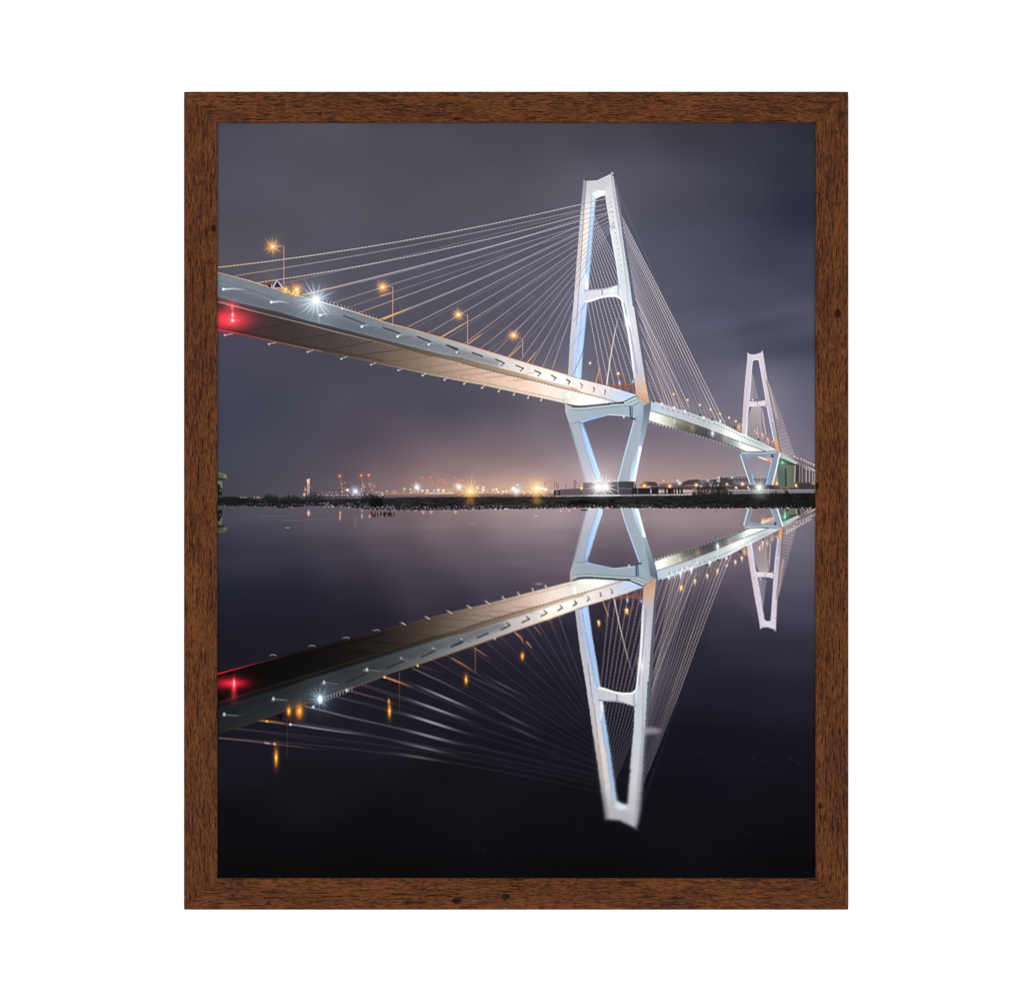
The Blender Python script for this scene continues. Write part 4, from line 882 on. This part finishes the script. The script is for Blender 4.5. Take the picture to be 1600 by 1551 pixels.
for (x0,y0,x1,y1,x2,y2,k,w) in ((640,1066,694,1089,760,1117,.62,3.2),(610,1080,680,1107,745,1128,.62,3.4),(605,1106,674,1128,730,1146,.66,3.8),(600,1130,671,1150,720,1162,.50,4.0),(600,1152,663,1168,712,1177,.38,3.8),(600,1172,652,1182,700,1188,.26,3.8),
                                (740,1050,790,1072,830,1095,.20,2.6),(760,1100,800,1122,850,1145,.22,3.2),(780,1124,815,1142,850,1156,.16,3.2),(700,1040,760,1068,830,1100,.16,2.4)):
    dx_, dy_ = (x2-x0)/2, (y2-y0)/2; refl.line([(x1-dx_*1.5,y1-dy_*1.5),(x1+dx_*1.5,y1+dy_*1.5)], w, (190,196,200), min(1, k*1.1), bump=lambda t: np.exp(-((t-.5)/.2)**2))
for k_, pts, c, al, w in (('X',(640,935,830,965,1000,990,1250,1020),(190,190,206),.75,2.4),('X',(390,905,500,915,640,938),(255,170,90),.85,2.0),('X',(60,1045,300,1070,480,1092,700,1118,900,1145),(190,140,130),.55,2.2),
                          ('X',(430,1085,490,1096),(235,225,235),.9,2.0),('X',(760,790,900,825,1100,880,1551,975),(150,146,162),.5,2.4),('X',(700,930,1100,985,1551,1075),(110,98,104),.4,2.2),('X',(960,705,1300,780,1551,860),(120,104,112),.35,2.0),
                          ('X',(1130,670,1380,735,1500,780),(210,130,100),.55,1.8),('X',(1240,615,1551,720),(120,100,108),.45,1.8),('X',(1400,555,1551,610),(255,160,100),.85,2.0),('X',(180,965,500,1010,1000,1090),(90,76,84),.4,2.0),
                          ('U',(0,915,130,960,240,1000),(235,140,100),.85,2.2),('U',(720,675,780,715,850,760),(235,160,120),.7,1.8),('U',(550,765,660,828,740,878),(245,160,90),.8,2.0),('U',(1060,560,1110,600,1125,650),(250,170,90),.85,2.4),
                          ('U',(1150,630,1200,690),(250,165,80),.9,2.2),('U',(1210,505,1275,580),(245,150,90),.7,1.6),('U',(275,825,500,890),(150,110,100),.4,1.6),('U',(235,850,460,950,640,1040),(170,166,174),.45,2.0)):
    refl.line(q(k_,*pts), w, c, al*.85, bump=lambda t: np.interp(t,[0,.3,.75,1],[.7,1,.6,.1]))
rc = blur(refl.c, .8); ra = blur(refl.a, .8); refl.c, refl.a = rc, ra
comp(wet, refl)
dim_l = np.interp(XX, [339,480,600,700,800,860,920,1275], [.30,.40,.55,.74,.88,.97,.97,.96]).astype(np.float32)
under_dim = 1.0
def blurbelow(L, y0, y1, r):
    b = blur(L.c, r); ba = blur(L.a, r); t = np.clip((YY-y0)/(y1-y0), 0, 1)
    L.c = L.c*(1-t[..., None])+b*t[..., None]; L.a = L.a*(1-t)+ba*t
blurbelow(nm, 850, 1000, .8); blurbelow(fm, 800, 960, .6); blurbelow(cm, 860, 1100, .6); blurbelow(pm, 1080, 1260, 2.0)
cd = np.interp(YY, [860,1050,1150,1250], [.92,.85,.62,.42]).astype(np.float32)
cm.c *= cd[..., None]; cm.a *= cd
comp(wet, cm); comp(wet, fm)
dl = dim_l*np.interp(YY+0*XX, [900,1000,1200], [1,1,.9]).astype(np.float32)
soffit = np.clip((ipl(Xr[0], [(339,1100),(480,1062),(600,1028),(700,998),(800,965),(900,935)])[None, :]-Yr)/10, 0, 1)   # the soffit mirrors darker than the fascia
fac = dl.copy(); fac[y0r:] *= 1-soffit*np.interp(Xr, [339,520,640,760,860], [.28,.38,.26,.10,0])
nm.c *= fac[..., None]
comp(wet, nm)
pd = np.interp(YY, [790,900,1100,1290], [1.0,.93,.90,.87]).astype(np.float32)
pm.c *= pd[..., None]; comp(wet, pm)
# lights mirrored as upright flames
for x, y, w, h in ((*q('X',525,1205)[0],2.6,12),(*q('X',1440,830)[0],2.2,9.5),(*q('U',663,940)[0],2.3,6.5),(*q('U',1118,748)[0],2.3,5.2),(*q('V',535,1370)[0],1.7,3.6),(*q('V',842,1238)[0],2.4,4.0),(*q('X',628,832)[0],3.0,6.5),(*q('X',712,832)[0],5.0,9.5),(*q('V',1440,980)[0],2.2,4)):
    wet.glow(x, y, w*1.8, (255,120,15), .40, sy=h/w*.8); wet.glow(x, y, w, (255,132,12), .9, sy=h/w, p=2.6); wet.glow(x, y, w*.4, (255,225,140), .8, sy=h/w*.6)
    for j in range(int(h*1.6)): wet.glow(x+rng.normal(0,w*.5), y+rng.normal(0,h*.5), .7, (255,170,60) if j % 3 else (120,60,10), .45)
wet.glow(*q('X',512,1095)[0], 2.2, (255,170,70), .9); wet.glow(*q('X',450,912)[0], 1.8, (255,180,90), .9); wet.glow(*q('X',640,938)[0], 2.0, (240,236,250), .9); wet.glow(*q('X',825,797)[0], 2.0, (240,246,255), .95); wet.glow(*q('X',1095,662)[0], 2.2, (245,240,250), .95); wet.glow(*q('X',1400,556)[0], 1.8, (255,200,160), .95)
wet.glow(*q('X',1435,750)[0], 1.6, (255,160,60), .9, sy=2.4); wet.glow(*q('U',272,826)[0], 2.0, (255,180,110), .95); wet.glow(*q('U',895,608)[0], 1.6, (255,190,150), .8)
wet.line(q('X',1520,525,1521,840), 1.0, (190,120,96), .62, bump=lambda t: 1-.8*t)
wet.line(q('U',737,680,739,880), 1.0, (190,124,98), .6)
wet.line(q('X',615,900,615,1200), .9, (110,76,66), .5)
bx_, by_ = q('X',880,735)[0]
wet.glow(bx_, by_, 18, (120,150,180), .36, p=1.3); wet.star(bx_, by_, 23, 16, (150,186,214), (220,240,255), k=.7, cr=3.0, seed=31, wid=1.8); wet.glow(bx_, by_, 3.4, (235,248,255), 1.0, sy=2.0, p=4)
rx, ry = q('X',185,605)[0]
wet.glow(rx-2, ry, 19, (255,24,44), 1.0, sy=.32, p=1.7); wet.glow(rx, ry+8, 4.5, (230,24,44), .85, sy=3.2); wet.glow(rx, ry, 1.5, (255,200,200), .9, sy=4.2); wet.glow(350,ry,24,(160,14,30),.55,sy=.3)
wet.line(q('X',45,532,200,490,380,440,600,385), 1.6, [(0,(255,40,66)),(.35,(190,44,58)),(.7,(110,46,50)),(1,(60,38,42))], .9, bump=lambda t: 1-.6*t)
for x, y in ((105,855),(503,730),(912,598),(1258,495)): 
    wet.line(q('X',x,y,x+60,y+8,x+110,y+14), 1.6, (110,116,126), .6); wet.glow(*q('X',x,y)[0], 2.1, (190,196,206), .85, sy=1.5, p=3)
wet.poly(q('X',530,860,590,856,560,905), (14,12,18), .9)
for i in range(9): wet.line(q('X',945+i*24,705-i*9,945+i*24,738-i*9), 1.1, (170,160,176), .7)
for x, y in ((500,375),(815,300),(1093,235),(1337,175)): wet.line(q('X',x-22,y+4,x,y-2,x+24,y+6), 1.5, (140,138,142), .75)
for x, y in ((160,487),(355,440),(535,395),(693,352),(842,318),(973,286),(1098,256),(1212,226),(1315,195)): wet.line(q('U',x-14,y-8,x+12,y+8), 1.9, (176,168,166), .85)
wet.glow(*q('U',1250,165)[0], 5.5, (150,142,156), .55, sy=.3)
# glitter on the wet deck edge, smear beside the pylon
wet.glow(*q('U',1320,432)[0], 7, (240,210,130), .6, sy=.7); 
for i in range(9): wet.line(q('U',1290+i*19,425-i*4+rng.normal(0,4),1290+i*19,450-i*4+rng.normal(0,5)), 1.6, (240,214,150), .35)
wet.poly(q('Z',1020,250,1150,255,1240,285,1180,320,1020,330), (160,148,160), .8, soft=2.5)
for x, y in ((265,1000),(267,1020)): wet.glow(*q('V',x,y)[0], 1.6, (200,255,240), .8, sy=2.4)
for x in range(12):
    wet.glow(*q('V',1310+x*28,860-x*14+rng.normal(0,10))[0], 1.0, (240,236,250), .8, sy=3)
for x, y in ((180,915),(318,850),(430,800),(627,695),(700,655),(895,540),(930,480)): wet.glow(*q('W',x,y)[0], 1.5, (255,196,110), .85, sy=2.5)
for x, y in ((25,840),(142,790),(345,705),(432,520)): wet.glow(*q('W',x,y)[0], 1.6, (225,235,255), .85, sy=3.0)
wet.glow(*q('W',1175,170)[0], 1.1, (90,255,190), .95, sy=5); wet.glow(*q('W',935,240)[0], 3, (255,220,150), .8, sy=1.4)
wet.line(q('W',930,245,990,215,1050,205), 3, (250,190,150), .6)
for x in range(12): wet.line(q('W',1200+x*24,330-x*12+ (x%3)*8,1190+x*24,380-x*14), 1.3, (240,226,220), .7)
# marks just below the bank
for x, y, h in ((1195,600,3.2),(1193,640,5.5),(1397,630,4),(1466,632,3),(900,595,4.5),(1397,580,1.5)): wet.glow(*q('H',x,y)[0], 1.4, (255,110,80), .85, sy=h/1.6)
wet.glow(*q('H',903,605)[0], 2.0, (255,190,130), .8, sy=1.8)
for x in (482,555,780): wet.glow(*q('I',x,592)[0], 2.2, (240,110,116), .8); 
for x in (455,530): wet.glow(*q('J',x,582)[0], 1.6, (255,100,96), .8)
for i in range(9): wet.line(q('H',1335-3+rng.normal(0,4),640+i*11,1335+rng.normal(0,4),644+i*11), 1.0, (150,150,170), .4)
for a in ((460,630,700,632),(650,672,860,670),(860,660,1080,660)): wet.line(q('H',*a), .9, (120,112,126), .5)
wet.line(q('H',690,737,722,738), 1.4, (170,160,176), .7); wet.line(q('I',1515,630,1545,628), 1.6, (200,186,192), .7); wet.line(q('I',910,700,960,706), 1.6, (160,140,148), .5)
for i in range(26):
    x = 1480+br.random()*215; y = 585+br.random()*22; wet.line(q('H',x,y,x-6+br.random()*16,y+10+br.random()*28), 1.3, (16,14,14), .85)
wet.line(q('K',575,565,590,580,603,605), 1.4, (96,84,90), .6); wet.line(q('K',565,600,585,580), 1.0, (110,98,104), .5)
for i in range(150):
    x = 345+sr.random()*925; y = 1080+sr.random()*285; v = 24+int(50*sr.random()**3); wet.glow(x, y, .55, (v,v,v+8), .8)
for i in range(18):
    x = 1000+sr.random()*270; y = 1000+sr.random()*200; wet.glow(x, y, .55, (80,80,96), .6)

m = np.clip((YY-789)/2.0, 0, 1)[..., None]
pic.c = pic.c*(1-m)+wet.c*m
bush.c = blur(bush.c, .55); bush.a = blur(bush.a, .55)*.92
comp(pic, shore); comp(pic, bush); post(pic, False, 1.0); post(pic, True, .85)
for x in (918, 1535):                                # the two sodium lamps shine on the bank
    sx, sy = q('I',x,470)[0]
    for a, l in ((-.5,14),(-.22,17),(.0,17),(.22,17),(.5,14)): pic.line([(sx+a*4,sy-6),(sx+a*l,sy+l*.75)], 1.5, (232,150,66), .45, bump=lambda t: 1-t)
bright = np.clip(pic.c-.62, 0, 1); pic.c += .10*blur(bright, 6)+.10*blur(bright, 20)
pic.c = np.clip(pic.c, 0, 1); pic.c += .50*(pic.c-blur(pic.c, 1.3))
pic.c += np.random.default_rng(77).normal(0, 1, (PH, PW, 1)).astype(np.float32)*.003
pic.c = np.clip(pic.c, 0, 1)

# ---------------------------------------------------------------- the paper sheet, one cell of ink per face
def linear(c):
    return np.where(c <= .04045, c/12.92, ((c+.055)/1.055)**2.4)
ink = (linear(pic.c)/LIGHT).astype(np.float32)
corner = np.pad(ink, ((1, 1), (1, 1), (0, 0)), mode='edge')
solid_up = np.maximum(np.maximum(near.a, pyl.a), far.a); solid_up[YY > 785] = 0
fan = np.maximum(left.a, cab.a)
is_bridge = ((solid_up > .4) | (fan > .30)) & (YY < 776)
mm = np.maximum(np.maximum(nm.a, pm.a), fm.a)
is_mirror = ((mm > .4) | (refl.a > .16) | (cm.a > .30)) & (YY > 795)
is_shore = ((shore.a > .5) | (bush.a > .4)) & (YY > 760) & (YY < 800) & ~is_mirror
is_bridge &= ~is_shore
is_sky = (YY < 786) & ~is_bridge & ~is_shore
is_water = (YY >= 786) & ~is_mirror & ~is_shore
ink_mat = ink_material()
xs_ = (np.arange(PW)+PX0+.5-CX)*S; zs_ = (CY-(np.arange(PH)+PY0+.5))*S
def sheet_mesh(name, mask, parent, label):
    # cells are quads between grid points; a cell belongs to the region of its upper left point
    cell = mask[:-1, :-1]
    jj, ii = np.nonzero(cell)
    v00 = jj*PW+ii; quads = np.stack([v00, v00+PW, v00+PW+1, v00+1], 1)
    used, invx = np.unique(quads, return_inverse=True); quads = invx.reshape(quads.shape)
    co = np.zeros((len(used), 3), np.float32); co[:, 0] = xs_[used % PW]; co[:, 1] = PAPER_Y; co[:, 2] = zs_[used//PW]
    me = bpy.data.meshes.new(name)
    me.vertices.add(len(used)); me.vertices.foreach_set('co', co.ravel())
    nq = len(quads); me.loops.add(nq*4); me.loops.foreach_set('vertex_index', quads.astype(np.int32).ravel())
    me.polygons.add(nq); me.polygons.foreach_set('loop_start', np.arange(0, nq*4, 4, dtype=np.int32))
    try: me.polygons.foreach_set('loop_total', np.full(nq, 4, np.int32))
    except Exception: pass
    me.update(calc_edges=True)
    ca = me.color_attributes.new('ink', 'FLOAT_COLOR', 'POINT')
    rgba = np.ones((len(used), 4), np.float32); rgba[:, :3] = ink.reshape(-1, 3)[used]
    ca.data.foreach_set('color', rgba.ravel())
    me.materials.append(ink_mat)
    o = bpy.data.objects.new(name, me); col_.objects.link(o); o.parent = parent
    if label: o['label'] = label
    return o
paper = sheet_mesh('print', is_sky, frame, 'printed night sky over a port skyline')
sheet_mesh('printed_bridge', is_bridge, paper, 'white cable bridge with two lit pylons and a pale deck')
sheet_mesh('printed_shore', is_shore, paper, 'dark gravel bank with tufts of grass')
sheet_mesh('printed_reflection', is_mirror, paper, 'bridge mirrored upside down in the water')
sheet_mesh('printed_water', is_water, paper, 'dark still water')
